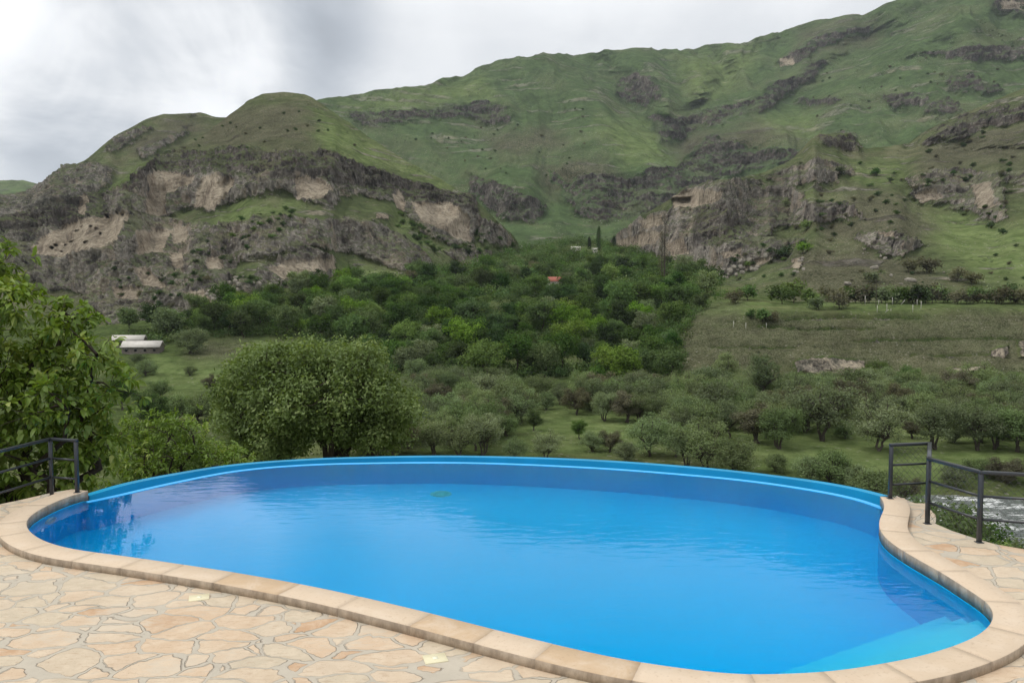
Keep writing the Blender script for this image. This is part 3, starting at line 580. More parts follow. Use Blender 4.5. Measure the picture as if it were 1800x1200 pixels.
# --- back mountain
poly_back = dict(basalt=[[(400, 0), (2500, 0), (2500, 500), (400, 500)]],
    rock=[[(615, 205), (700, 200), (850, 188), (905, 200), (900, 217), (800, 215), (700, 224), (635, 228)], [(1080, 150), (1110, 130), (1150, 140), (1162, 168), (1130, 190), (1090, 175)],
          [(1128, 212), (1200, 210), (1300, 188), (1390, 140), (1440, 108), (1452, 112), (1400, 160), (1330, 205), (1240, 225), (1200, 250), (1160, 245)], [(1358, 118), (1400, 90), (1440, 62), (1540, 48), (1530, 60), (1450, 85), (1400, 122), (1365, 128)],
          [(1555, 112), (1620, 100), (1690, 90), (1800, 78), (1900, 80), (1900, 112), (1780, 112), (1720, 122), (1640, 108)], [(1650, 140), (1700, 135), (1760, 165), (1730, 175), (1670, 165)], [(1720, -20), (1800, -10), (1900, 0), (1900, 30), (1800, 34), (1750, 24)],
          [(960, 300), (1000, 330), (1040, 305), (1100, 318), (1180, 295), (1250, 245), (1330, 262), (1400, 268), (1430, 245), (1495, 232), (1510, 262), (1430, 285), (1330, 305), (1260, 325), (1180, 360), (1100, 400), (1050, 400), (1000, 370)],
          [(1400, 180), (1470, 175), (1480, 190), (1410, 190)], [(1540, 175), (1620, 170), (1640, 190), (1560, 195)], [(1610, 190), (1660, 180), (1690, 200), (1620, 210)],
          [(820, 310), (880, 330), (960, 360), (940, 400), (880, 390), (830, 350)]],
    tan=[[(1365, 112), (1392, 108), (1390, 122), (1368, 124)], [(1750, 5), (1800, 8), (1800, 22), (1760, 20)]],
    soil=[[(850, 240), (960, 230), (1000, 260), (880, 280)], [(940, 290), (1060, 280), (1100, 330), (960, 350)], [(1180, 240), (1330, 220), (1420, 250), (1200, 290)], [(1400, 60), (1540, 40), (1540, 80), (1400, 110)]],
    lush=[[(1290, 250), (1340, 215), (1420, 200), (1440, 240), (1330, 260)], [(600, 190), (850, 140), (870, 180), (640, 200)], [(1190, 110), (1330, 90), (1300, 150), (1220, 190)], [(1050, 220), (1150, 230), (1180, 280), (1100, 290)]])
BM = hill_layer('mountain', 420, 2500, 1.9, 330,
    [(420, 480), (900, 470), (1100, 470), (1400, 430), (2500, 430)], [(420, 1000), (900, 1000), (1060, 1010), (1400, 950), (2500, 850)],
    [(420, 240), (500, 205), (560, 181), (600, 175), (640, 168), (700, 158), (760, 146), (820, 130), (860, 116), (905, 101), (960, 100), (1010, 98), (1050, 95), (1100, 87), (1140, 86), (1180, 90), (1200, 92), (1240, 84), (1320, 75), (1380, 55), (1420, 42), (1460, 36), (1520, 28), (1545, 15), (1570, 5), (1600, -8), (1700, -30), (1800, -50), (2500, -60)],
    [(420, 1700), (560, 1800), (900, 2300), (1200, 2500), (1500, 2400), (1700, 2200), (2500, 1900)], [(420, 1.1), (900, 1.15), (1400, 1.1), (2500, 1.0)], M['mountain'], poly_back, 8.5, 7,
    gull=[([(1010, 100), (1075, 150), (1100, 190), (1170, 235), (1195, 262)], 26, 190), ([(1195, 262), (1150, 330), (1060, 400)], 22, 120), ([(1240, 95), (1275, 140), (1230, 200), (1195, 258)], 20, 150), ([(1400, 60), (1330, 160), (1235, 205)], 26, 150),
          ([(1540, 60), (1430, 150), (1330, 215)], 24, 140), ([(1660, 90), (1560, 150), (1480, 230)], 26, 90), ([(860, 200), (900, 300), (960, 370)], 22, 50), ([(1330, 90), (1290, 130), (1275, 145)], 14, 60),
          ([(930, 105), (1060, 200), (1170, 290)], 34, -110), ([(1190, 100), (1250, 180), (1210, 230)], 16, -60), ([(1560, 20), (1450, 110), (1330, 200), (1240, 290)], 30, -120), ([(1740, 0), (1600, 100), (1500, 180), (1380, 250)], 36, -100), ([(1640, 10), (1560, 90)], 18, 60), ([(700, 170), (800, 260), (880, 350)], 40, -60), ([(1120, 110), (1170, 190)], 16, -50)],
    pushes=[([(960, 300), (1040, 305), (1180, 295), (1250, 245), (1430, 245), (1510, 240), (1510, 262), (1330, 305), (1180, 360), (1100, 400), (1000, 370)], 6, 50), ([(615, 208), (850, 190), (905, 202), (900, 217), (700, 224)], 4, 22)],
    Srel=2.6, seed=10, back=(500, -200), rockmul=0.62, rill=17)
# --- right foothill
poly_right = dict(basalt=[[(1430, 235), (1505, 240), (1510, 270), (1440, 262)], [(1610, 258), (1640, 228), (1700, 205), (1800, 180), (2000, 150), (2000, 200), (1800, 220), (1740, 228), (1660, 255)], [(1220, 372), (1260, 372), (1330, 400), (1260, 440), (1215, 440)]],
    rock=[[(1065, 432), (1100, 400), (1180, 362), (1192, 338), (1260, 322), (1340, 318), (1400, 335), (1445, 372), (1455, 395), (1375, 410), (1330, 432), (1290, 452), (1235, 472), (1170, 460), (1120, 438)],
          [(1610, 258), (1640, 228), (1700, 205), (1800, 180), (2000, 150), (2000, 190), (1800, 214), (1740, 225), (1700, 242), (1660, 250)], [(1590, 320), (1650, 298), (1740, 302), (1758, 325), (1765, 385), (1745, 392), (1700, 372), (1640, 358), (1600, 350)], [(1750, 300), (1900, 290), (1900, 325), (1770, 325)],
          [(1330, 308), (1430, 288), (1500, 300), (1470, 330), (1380, 330)], [(1240, 465), (1330, 425), (1420, 420), (1370, 450), (1290, 492), (1235, 488)], [(1500, 420), (1560, 405), (1620, 430), (1580, 460), (1520, 445)], [(1430, 235), (1505, 240), (1510, 270), (1440, 262)], [(1380, 370), (1480, 355), (1520, 390), (1400, 400)]],
    tan=[[(1178, 348), (1215, 338), (1268, 345), (1262, 362), (1230, 370), (1180, 370)], [(1165, 430), (1200, 424), (1212, 452), (1182, 458)], [(1075, 432), (1130, 412), (1165, 412), (1150, 432), (1100, 440)], [(1700, 330), (1735, 325), (1745, 365), (1715, 370)], [(1600, 345), (1640, 340), (1650, 355), (1615, 358)], [(1262, 450), (1300, 440), (1300, 455), (1270, 462)], [(1300, 470), (1350, 455), (1345, 465), (1305, 480)], [(1540, 415), (1560, 408), (1570, 420), (1550, 428)], [(1390, 460), (1410, 455), (1400, 475), (1388, 475)], [(1120, 395), (1160, 380), (1165, 400), (1130, 408)]],
    soil=[[(1440, 340), (1560, 340), (1660, 400), (1600, 430), (1450, 430)], [(1400, 440), (1560, 440), (1650, 490), (1640, 525), (1380, 525)], [(1640, 240), (1800, 220), (1800, 290), (1600, 300)]],
    lush=[[(1580, 362), (1700, 378), (1760, 400), (1900, 400), (1900, 500), (1720, 490), (1660, 440), (1600, 400)], [(1470, 300), (1590, 290), (1580, 315), (1480, 320)], [(1420, 335), (1480, 345), (1470, 365), (1425, 360)], [(1760, 400), (1900, 330), (1900, 400)]])
RM = hill_layer('grassy_hill', 1040, 2500, 1.6, 320,
    [(1040, 520), (1100, 510), (1200, 520), (1300, 545), (1400, 560), (2500, 560)], [(1040, 1000), (1100, 800), (1180, 590), (1250, 465), (1320, 405), (1400, 378), (1600, 370), (1800, 365), (2500, 364)],
    [(1040, 500), (1065, 432), (1100, 405), (1130, 380), (1180, 350), (1195, 336), (1260, 320), (1300, 312), (1340, 305), (1380, 288), (1410, 270), (1430, 240), (1470, 234), (1500, 240), (1520, 262), (1560, 258), (1600, 252), (1620, 235), (1640, 222), (1700, 196), (1760, 172), (1800, 155), (2500, 60)],
    [(1040, 1040), (1065, 880), (1100, 780), (1180, 700), (1300, 720), (1500, 860), (1700, 900), (2500, 900)], [(1040, 1.0), (1200, 1.1), (1400, 1.5), (2500, 1.3)], M['hill'], poly_right, 3.8, 8,
    gull=[([(1330, 320), (1400, 400), (1380, 450)], 16, 14), ([(1580, 320), (1600, 370), (1760, 400)], 14, 20), ([(1440, 300), (1560, 370), (1700, 470)], 30, -16), ([(1600, 255), (1680, 270), (1800, 270)], 16, 30), ([(1190, 370), (1200, 440)], 7, -8), ([(1250, 350), (1240, 440)], 8, 8)],
    pushes=[([(1100, 400), (1180, 362), (1192, 338), (1260, 322), (1340, 318), (1400, 335), (1330, 432), (1235, 472), (1170, 460)], 5, 26), ([(1610, 258), (1640, 228), (1700, 205), (1800, 180), (2000, 150), (2000, 190), (1800, 214), (1740, 225), (1660, 250)], 4, 24), ([(1590, 320), (1650, 298), (1740, 302), (1758, 325), (1765, 385), (1700, 372)], 4, 22), ([(1180, 352), (1215, 350), (1215, 362), (1180, 362)], 2, -10), ([(1430, 235), (1505, 240), (1500, 262), (1440, 262)], 4, 25)],
    seed=20, back=(200, -90))
# far hill at the left edge of the photograph
uu = np.arange(-900, 300, 5.0); sv = ip(uu, [(-900, 340), (-200, 325), (0, 315), (40, 316), (80, 326), (140, 352), (300, 420)])
t = np.linspace(0, 1.4, 60)[:, None]; tf = np.minimum(t, 1)
VV = 520 + (sv - 520) * tf; YY = 1900 + 900 * tf ** 1.2; Pp = at_y(np.broadcast_to(uu, VV.shape), VV, YY); Pp[..., 2] += 14 * fbm(Pp / 160, 4, 90) * tf; Pp[..., 2] -= np.maximum(t - 1, 0) * 600; Pp[..., 1] += np.maximum(t - 1, 0) * 900
me = mesh_np('far_hill', Pp.reshape(-1, 3), grid_quads(*VV.shape), smooth=True); a = me.attributes.new('mask', 'FLOAT_COLOR', 'POINT'); a.data.foreach_set('color', np.tile([0, 0, 0, 0.5], VV.size).astype(np.float32))
tag(link('far_hill', me, M['mountain']), kind='structure')
# wide ground sheet reaching the horizon, below everything
b = MB(); b.add([(-9000, -9000, -60), (9000, -9000, -60), (9000, 9000, -60), (-9000, 9000, -60)], [(0, 1, 2, 3)])
me = b.mesh('ground'); a = me.attributes.new('mask', 'FLOAT_COLOR', 'POINT'); a.data.foreach_set('color', np.zeros(16, np.float32))
tag(link('ground', me, M['floor']), kind='structure')
# river
ru = np.linspace(-160, 330, 260); rt = np.linspace(0, 1, 40)[:, None]
aa = 900 + F * ru / 95.0; wv_ = 5 * np.sin(aa / 210.0) + 3 * np.sin(aa / 77.0 + 1)
Pr = np.stack(np.broadcast_arrays(ru[None], 75 + wv_ + 42 * rt, -26.4 + 0 * rt + 0 * ru[None]), -1).copy(); Pr[..., 2] += 0.25 * fbm(Pr / np.array([3.5, 1.8, 1]), 3, 77)
tag(link('river', mesh_np('river', Pr.reshape(-1, 3), grid_quads(40, 260), smooth=True), M['river']), kind='structure')
#@@PART2
# ------------------------------------------------------------------ terrace and pool
def resample(P, step, sm=0):
    P = np.asarray(P, float)
    # Catmull-Rom then uniform arc length
    Q = []
    ext = np.vstack([2 * P[0] - P[1], P, 2 * P[-1] - P[-2]])
    for i in range(1, len(ext) - 2):
        p0, p1, p2, p3 = ext[i - 1:i + 3]
        for t in np.linspace(0, 1, 12, endpoint=False):
            Q.append(0.5 * ((2 * p1) + (-p0 + p2) * t + (2 * p0 - 5 * p1 + 4 * p2 - p3) * t * t + (-p0 + 3 * p1 - 3 * p2 + p3) * t ** 3))
    Q.append(ext[-2]); Q = np.array(Q)
    L = np.concatenate([[0], np.cumsum(np.linalg.norm(np.diff(Q, axis=0), axis=1))]); n = max(2, int(round(L[-1] / step)) + 1)
    T = np.linspace(0, L[-1], n); Q = np.stack([np.interp(T, L, Q[:, k]) for k in range(Q.shape[1])], -1)
    for _ in range(sm): Q[1:-1] = Q[1:-1] * 0.5 + 0.25 * (Q[:-2] + Q[2:])
    return Q
ZC = 0.09; ZW = -0.05                                  # coping top above the paving
inner_px = [(155, 862), (117, 873), (73, 893), (51, 908), (46, 921), (55, 936), (83, 952), (133, 965), (217, 976), (293, 987), (400, 1003), (500, 1020), (600, 1040), (750, 1075), (857, 1102), (1000, 1137), (1110, 1160), (1200, 1173), (1260, 1181), (1320, 1184.5), (1384, 1183), (1468, 1178), (1545, 1166), (1622, 1151), (1698, 1126), (1735, 1104), (1748, 1081), (1737, 1058), (1698, 1033), (1660, 1008), (1622, 987), (1576, 960), (1555, 943), (1545, 926), (1547, 909), (1554, 894), (1554, 883), (1547, 872)]
weir_px = [(155, 882), (200, 873), (267, 857), (333, 843), (400, 830), (467, 822), (533, 817.5), (600, 815), (750, 813), (867, 814.5), (1000, 820), (1100, 826), (1200, 834), (1277, 841), (1353, 850), (1430, 862), (1488, 873), (1526, 884), (1549, 893)]
rim_px = [(157, 871), (233, 849), (333, 830), (400, 819.5), (467, 813), (533, 809), (600, 806), (750, 803), (867, 804), (1000, 808), (1100, 813.5), (1200, 821), (1277, 828), (1353, 837), (1430, 847), (1507, 861), (1547, 872)]
inner = resample([at_z(a, b, ZC)[:2] for a, b in inner_px], 0.08, 10)
weir = resample([at_z(a, b, ZW)[:2] for a, b in weir_px], 0.12, 8)
rim = resample([at_z(a, b, ZW)[:2] for a, b in rim_px], 0.12, 8)
tg = np.gradient(inner, axis=0); tg /= np.linalg.norm(tg, axis=1)[:, None]; nrm = np.stack([tg[:, 1], -tg[:, 0]], -1)   # to the right of travel
cen = inner.mean(0)
if np.mean(((inner - cen) * nrm).sum(1)) < 0: nrm = -nrm
CW = 0.345
def offs(d):
    Q = inner + nrm * d
    for _ in range(6): Q[1:-1] = Q[1:-1] * 0.5 + 0.25 * (Q[:-2] + Q[2:])
    return Q
outer = offs(CW); midc = offs(CW * 0.5)
pool = empty('swimming_pool', (float(cen[0]), float(cen[1]), 0)); tag(pool, 'kidney shaped bright blue swimming pool with pale travertine coping and infinity edge', 'swimming pool')
PL = (-float(cen[0]), -float(cen[1]), 0)
# coping slabs, with open joints, as one part
b = MB(); L = np.concatenate([[0], np.cumsum(np.linalg.norm(np.diff(inner, axis=0), axis=1))]); rng = np.random.RandomState(4)
cuts = [0]
while cuts[-1] < L[-1] - 0.5: cuts.append(cuts[-1] + rng.choice([0.72, 0.8, 0.88, 0.6]))
cuts[-1] = L[-1]
gr = MB()
def section(i0, zt, inset=0.0):
    def at(Q, t): return np.array([np.interp(t, L, Q[:, 0]), np.interp(t, L, Q[:, 1])])
    a, c = at(inner, i0), at(outer, i0); d = (c - a) / np.linalg.norm(c - a); a = a + d * inset; c = c - d * inset; h = 0.006
    return [(*a, ZW - 0.004 if not inset else ZW - 0.02), (*a, zt - h), (*(a + d * h), zt), (*(c - d * h), zt), (*c, zt - h), (*c, -0.02)]
for k in range(len(cuts) - 1):
    t0, t1 = cuts[k] + 0.0014, cuts[k + 1] - 0.0014; n = max(3, int((t1 - t0) / 0.07)); ts = np.linspace(t0, t1, n); zt = ZC + rng.uniform(-0.001, 0.001)
    V = [p for t in ts for p in section(t, zt)]; Q = []
    for i in range(n - 1):
        for j in range(6): Q.append((i * 6 + j, i * 6 + (j + 1) % 6, (i + 1) * 6 + (j + 1) % 6, (i + 1) * 6 + j))
    e = (n - 1) * 6
    Q += [(0, 3, 2, 1), (0, 5, 4, 3), (e + 0, e + 1, e + 2, e + 3), (e + 0, e + 3, e + 4, e + 5)]
    b.add(V, Q)
o = b.build('coping', M['coping'], pool, loc=PL)
bm = bmesh.new(); bm.from_mesh(o.data); bmesh.ops.recalc_face_normals(bm, faces=bm.faces); bm.to_mesh(o.data); bm.free()
ts = np.arange(0.01, L[-1] - 0.01, 0.1); V = [p for t in ts for p in section(t, ZC - 0.0035, 0.0025)]; Q = []
for i in range(len(ts) - 1):
    for j in range(6): Q.append((i * 6 + j, i * 6 + (j + 1) % 6, (i + 1) * 6 + (j + 1) % 6, (i + 1) * 6 + j))
gr.add(V, Q); gr.build('coping_grout', M['grout'], pool, loc=PL)
# basin: outline = inner edge + weir
def fill(name, loop2, z, mat, parent=None, loc=None, flip=False):
    bm = bmesh.new(); vs = [bm.verts.new((float(p[0]), float(p[1]), z)) for p in loop2]
    f = bm.faces.new(vs); bmesh.ops.triangulate(bm, faces=[f]); 
    bmesh.ops.recalc_face_normals(bm, faces=bm.faces)
    if bm.faces[:][0].normal.z < 0: bmesh.ops.reverse_faces(bm, faces=bm.faces)
    me = bpy.data.meshes.new(name); bm.to_mesh(me); bm.free(); return link(name, me, mat, parent, loc)
W = weir.copy()
loop = np.vstack([inner[1:-1], W[::-1]])       # closed outline seen from above
DEP = -1.67
def wall(mb, Pts, z0, z1, closed=False):
    n = len(Pts); V = [(*p, z0) for p in Pts] + [(*p, z1) for p in Pts]
    mb.add(V, [(i, (i + 1) % n, n + (i + 1) % n, n + i) for i in range(n if closed else n - 1)])
li = np.vstack([inner[1:-1]]); lt = np.roll(loop, -1, 0) - np.roll(loop, 1, 0); lt /= np.linalg.norm(lt, axis=1)[:, None]; ln = np.stack([lt[:, 1], -lt[:, 0]], -1)
if ((loop - loop.mean(0)) * ln).sum() < 0: ln = -ln
b = MB(); wall(b, loop - ln * 0.004, DEP, ZW - 0.006, True)
# water lies inside the walls, so the walls are set a hair outside the inner line of the coping
basin = b.build('basin_wall', M['pool'], pool, loc=PL); fill('basin_floor', loop, DEP, M['pool'], pool, PL)
wt = fill('water', loop, ZW - 0.012, M['water']); bm = bmesh.new(); bm.from_mesh(wt.data); r_ = bmesh.ops.extrude_face_region(bm, geom=bm.faces[:]); vv = [x for x in r_['geom'] if isinstance(x, bmesh.types.BMVert)]; c0 = loop.mean(0)
for x in vv: x.co.z = DEP - 0.03
bmesh.ops.recalc_face_normals(bm, faces=bm.faces)
bm.to_mesh(wt.data); bm.free(); tag(wt, kind='structure')
# weir top (wet), overflow channel, outer rim
def ribbon(mb, A, B, za, zb):
    n = len(A); V = [(*p, za) for p in A] + [(*p, zb) for p in B]
    mb.add(V, [(i, i + 1, n + i + 1, n + i) for i in range(n - 1)])
wn = resample(weir, 0.12); m_ = 160
def rs(Pts, n):
    L_ = np.concatenate([[0], np.cumsum(np.linalg.norm(np.diff(Pts, axis=0), axis=1))]); T = np.linspace(0, L_[-1], n)
    return np.stack([np.interp(T, L_, Pts[:, k]) for k in range(2)], -1)
wA = rs(weir, m_); rA = rs(rim, m_); dd = rA - wA; dl = np.linalg.norm(dd, axis=1)[:, None]; du_ = dd / np.maximum(dl, 1e-6)
tgw = np.gradient(wA, axis=0); tgw /= np.linalg.norm(tgw, axis=1)[:, None]; nw = np.stack([-tgw[:, 1], tgw[:, 0]], -1)
nw[nw[:, 1] < 0] *= -1
gap = np.clip(np.abs((dd * nw).sum(1))[:, None], 0.12, 2)
wB = wA + nw * np.minimum(0.09, gap * 0.35); rimA = rs(rim, m_)
b = MB(); ribbon(b, wA - nw * 0.012, wB, ZW - 0.009, ZW - 0.001); wall(b, wB, ZW - 0.001, -0.35); b.build('weir_edge', M['weir'], pool, loc=PL)
b = MB(); ribbon(b, wB, rimA, -0.35, -0.35); wall(b, rimA, -0.35, ZW); ribbon(b, rimA, rimA + nw * 0.16, ZW, ZW); wall(b, rimA + nw * 0.16, ZW, -2.2); b.build('overflow_channel', M['rim'], pool, loc=PL)
b = MB(); ribbon(b, rimA[138:] + nw[138:] * 0.16, rimA[138:] + nw[138:] * 0.24, ZW + 0.003, ZW - 0.02); wall(b, rimA[138:] + nw[138:] * 0.24, ZW - 0.02, ZW - 0.12); b.build('rim_sealant', M['whitepipe'], pool, loc=PL)
# submerged objects are placed by tracing the refracted view ray to their depth
def under(u_, v_, z):
    d = raydir(u_, v_); d = d / np.linalg.norm(d); t = (ZW - 0.012 - CAM[2]) / d[2]; p = CAM + d * t
    n = 1 / 1.333; c1 = -d[2]; s2 = n * n * (1 - c1 * c1); d2 = n * d + (n * c1 - math.sqrt(1 - s2)) * np.array([0, 0, 1.0])
    return p + d2 * ((z - ZW + 0.012) / d2[2])
def clip_half(poly, a, n):           # keep the side of the line through a with normal n
    out = []
    for p, q in zip(poly, np.roll(poly, -1, 0)):
        dp, dq = (p - a) @ n, (q - a) @ n
        if dp >= 0: out.append(p)
        if dp * dq < 0: out.append(p + (q - p) * dp / (dp - dq))
    return np.array(out)
loop_in = loop.copy()
for k, (pa, pb, z) in enumerate([((1465, 1179), (1692, 1098), -0.32), ((1412, 1182), (1672, 1092), -0.62), ((1365, 1184), (1650, 1086), -0.92)]):
    A, B = under(*pa, z)[:2], under(*pb, z)[:2]; d = (B - A) / np.linalg.norm(B - A); n = np.array([d[1], -d[0]])
    tip = at_z(1740, 1080, ZC)[:2]
    if (tip - A) @ n < 0: n = -n
    cp = clip_half(loop_in, A, n)
    cc = cp.mean(0); cp = cc + (cp - cc) * 0.998
    b = MB(); wall(b, cp, DEP + 0.002, z, True); st = b.build('entry_step', M['pool_step'], pool, loc=PL)
    f2 = fill('entry_step_top', cp, z, M['pool_step'], None)
    # join the tread into the step
    bm = bmesh.new(); bm.from_mesh(st.data); bm.from_mesh(f2.data); bm.to_mesh(st.data); bm.free(); bpy.data.objects.remove(f2)
def disc(mb, c, r, r2, z0, z1, n=32, ax=None):
    an = np.linspace(0, 2 * np.pi, n, endpoint=False)
    if ax is None: X, Y_, Z = np.array([1, 0, 0.]), np.array([0, 1., 0]), np.array([0, 0, 1.])
    else: Z = ax / np.linalg.norm(ax); X = np.cross(Z, (0, 0, 1.)); X /= np.linalg.norm(X); Y_ = np.cross(Z, X)
    def ring(r, z): return [c + X * math.cos(t) * r + Y_ * math.sin(t) * r + Z * z for t in an]
    V = ring(r, z0) + ring(r, z1) + ring(r2, z1) + ring(r2, z0 + (z1 - z0) * .3); Q = []
    for k in range(3):
        for i in range(n): Q.append((k * n + i, k * n + (i + 1) % n, (k + 1) * n + (i + 1) % n, (k + 1) * n + i))
    V.append(c + Z * (z0 + (z1 - z0) * .3)); T = [(3 * n + i, 3 * n + (i + 1) % n, 4 * n) for i in range(n)]
    mb.add(V, Q, T)
dc = under(775, 868, DEP); b = MB(); disc(b, dc, 0.2, 0.15, 0.003, 0.03); dr = b.build('floor_drain', M['teal'], pool, loc=PL)
b = MB()
for k in range(-3, 4): b.box(dc + np.array([k * 0.045, 0, 0.026]), (0.012, 2 * math.sqrt(max(0.145 ** 2 - (k * .045) ** 2, 0)), 0.008))
gt_ = b.build('drain_grille', M['teal'], dr)
lp = under(140, 915, -0.40)[:2]; i = int(np.argmin(np.linalg.norm(inner - lp, axis=1))); pl = np.array([*inner[i], -0.40]); ax = -np.array([*nrm[i], 0.0])
b = MB(); disc(b, pl, 0.14, 0.09, 0.0, 0.035, ax=ax); b.build('underwater_light', M['lampglass'], pool, loc=PL)
# paving with the coping line as its inner border
dl_px = [(122, 861), (100, 864), (77, 868), (40, 877), (0, 886), (-60, 900)]; dr_px = [(1572, 871), (1584, 875), (1605, 883), (1626, 885), (1640, 902), (1650, 921), (1672, 933), (1711, 945), (1749, 955), (1800, 964), (1880, 976), (1980, 990)]
rng = np.random.RandomState(7)
def rough(pts, amp, step=0.18):
    Q = []
    for p, q in zip(pts[:-1], pts[1:]):
        n = max(1, int(np.linalg.norm(q - p) / step))
        for t in np.arange(n) / n: Q.append(p + (q - p) * t + rng.uniform(-amp, amp, 2))
    Q.append(pts[-1]); return np.array(Q)
left = rough(np.array([at_z(a, c, 0)[:2] for a, c in dl_px] + [np.array([-9.2, 8.0]), np.array([-10.5, 2.0]), np.array([-11, -5.0])]), 0.03)
right = rough(np.array([at_z(a, c, 0)[:2] for a, c in dr_px] + [np.array([12.2, 7.0]), np.array([12.8, 2.0]), np.array([13, -5.0])]), 0.035)
deck_loop = np.vstack([midc, right, left[::-1]])
tr = fill('terrace_paving', deck_loop, 0.0, M['paving']); tag(tr, kind='structure')
b = MB(); wall(b, np.vstack([right, left[::-1]]), -0.0, -14); inn = np.vstack([left[0], midc[0]]); wall(b, inn, 0.0, -14)
wall(b, np.vstack([rimA + nw * 0.14]), -2.2, -14)
rw = b.build('retaining_wall', M['concrete']); tag(rw, 'tall concrete retaining wall that carries the paved terrace and pool', 'retaining wall')
# two small cream tiles let into the paving
for px_, lab, rz in (((350, 1050), 'small cream square tile in the paving at left, nearer the fence', 0.35), ((765, 1157), 'small cream square tile with pale centre in the paving near the bottom edge', 0.30)):
    p = at_z(*px_, 0.0); t = empty('inset_tile', p, rz); tag(t, lab, 'tile', 'cream tiles set in the paving')
    b = MB(); b.box((0, 0, 0.001), (0.2, 0.17, 0.012)); bevel(b.build('tile_slab', M['cream'], t), 0.002)
    b = MB(); b.box((0, 0, 0.008), (0.045, 0.045, 0.004)); b.build('tile_centre', M['cream2'], t)
# ------------------------------------------------------------------ fences
def rail_fence(name, pts, bases, lab, mesh_=True, ztop=0.93):
    root = empty(name, (float(pts[0][0]), float(pts[0][1]), 0)); tag(root, lab, 'fence', 'dark steel railings at the terrace edge'); lo = (-float(pts[0][0]), -float(pts[0][1]), 0)
    for k, (p, zb) in enumerate(zip(pts, bases)):
        b = MB(); b.box((p[0], p[1], (zb + ztop - 0.045) / 2), (0.05, 0.05, ztop - 0.045 - zb), rz=0.15 if k else -0.1); po = bevel(b.build('post', M['metal'], root, loc=lo), 0.004)
        b = MB(); b.box((p[0], p[1], zb + 0.004), (0.085, 0.085, 0.008)); b.build('base_plate', M['metal'], po)
    for p, q in zip(pts[:-1], pts[1:]):
        p3 = np.array([*p, 0.0]); q3 = np.array([*q, 0.0]); d = (q3 - p3) / np.linalg.norm(q3 - p3)
        b = MB(); b.bar(p3 - d * 0.026 + (0, 0, ztop - 0.022), q3 + d * 0.024 + (0, 0, ztop - 0.022), 0.052, 0.044); bevel(b.build('top_rail', M['metal'], root, loc=lo), 0.004)
        for z in (0.60, 0.30):
            b = MB(); b.bar(p3 + d * 0.02 + (0, 0, z), q3 - d * 0.02 + (0, 0, z), 0.022, 0.03); b.build('mid_rail', M['metal'], root, loc=lo)
        if mesh_:
            Lg = np.linalg.norm(q3 - p3) - 0.05; o3 = p3 + d * 0.025; h0, h1 = 0.06, ztop - 0.05; H_ = h1 - h0; b = MB(); nn = np.cross(d, (0, 0, 1))
            for s_ in (1, -1):
                for c0 in np.arange(-H_, Lg, 0.095):
                    x0, x1 = max(c0, 0), min(c0 + H_, Lg)
                    if x1 - x0 < 0.02: continue
                    z0, z1 = (x0 - c0, x1 - c0) if s_ > 0 else (H_ - (x0 - c0), H_ - (x1 - c0))
                    b.tube([o3 + d * x0 + (0, 0, h0 + z0) + nn * 0.004 * s_, o3 + d * x1 + (0, 0, h0 + z1) + nn * 0.004 * s_], 0.0022, 3)
            b.build('wire_mesh', M['wire'], root, loc=lo)
    return root
rp = [at_z(1564.5, 875.6, ZC)[:2], None, at_z(1630, 920, 0)[:2], at_z(1721, 953, 0)[:2]]
rp[1] = at_y(1656, 790, 12.0)[:2]; rp[1] = np.array([(1640 - 900) / F * 12.1, 12.1]); rp.append(rp[3] + np.array([1.9, -0.55])); rp.append(rp[4] + np.array([1.3, -1.4]))
rail_fence('railing', rp, [ZC, 0, 0, 0, 0, 0], 'dark steel railing with wire mesh on the right side of the pool')
l1 = at_z(136, 865, ZC)[:2]; l2 = np.array([(82 - 900) / F * 12.5, 12.5]); l3 = l2 + np.array([-0.30, -2.2]); l4 = l3 + np.array([-0.7, -2.3])
rail_fence('railing', [l1, l2, l3, l4], [ZC, 0, 0, 0], 'dark steel railing without mesh at the left end of the pool', False)
#@@PART3
# ------------------------------------------------------------------ vegetation builders
def nrmz(a): return a / (np.linalg.norm(a, axis=-1, keepdims=True) + 1e-9)
def leaf_cards(C_, Ln, Wd, rng, out=None, up=0.5, droop=0.0):
    """one small rhombic leaf cluster per centre"""
    n = len(C_); nr = rng.normal(size=(n, 3)); nr[:, 2] += up
    if out is not None: nr = nr * 0.7 + out * 1.1
    nr = nrmz(nr); t = nrmz(np.cross(nr, rng.normal(size=(n, 3)))); t[:, 2] -= droop; t = nrmz(t); b = nrmz(np.cross(nr, t))
    l = (Ln * rng.uniform(0.6, 1.3, n))[:, None]; w_ = (Wd * rng.uniform(0.6, 1.3, n))[:, None]
    V = np.stack([C_ - t * l / 2, C_ + b * w_ / 2, C_ + t * l / 2, C_ - b * w_ / 2], 1)
    return V.reshape(-1, 3), np.arange(n * 4).reshape(-1, 4)
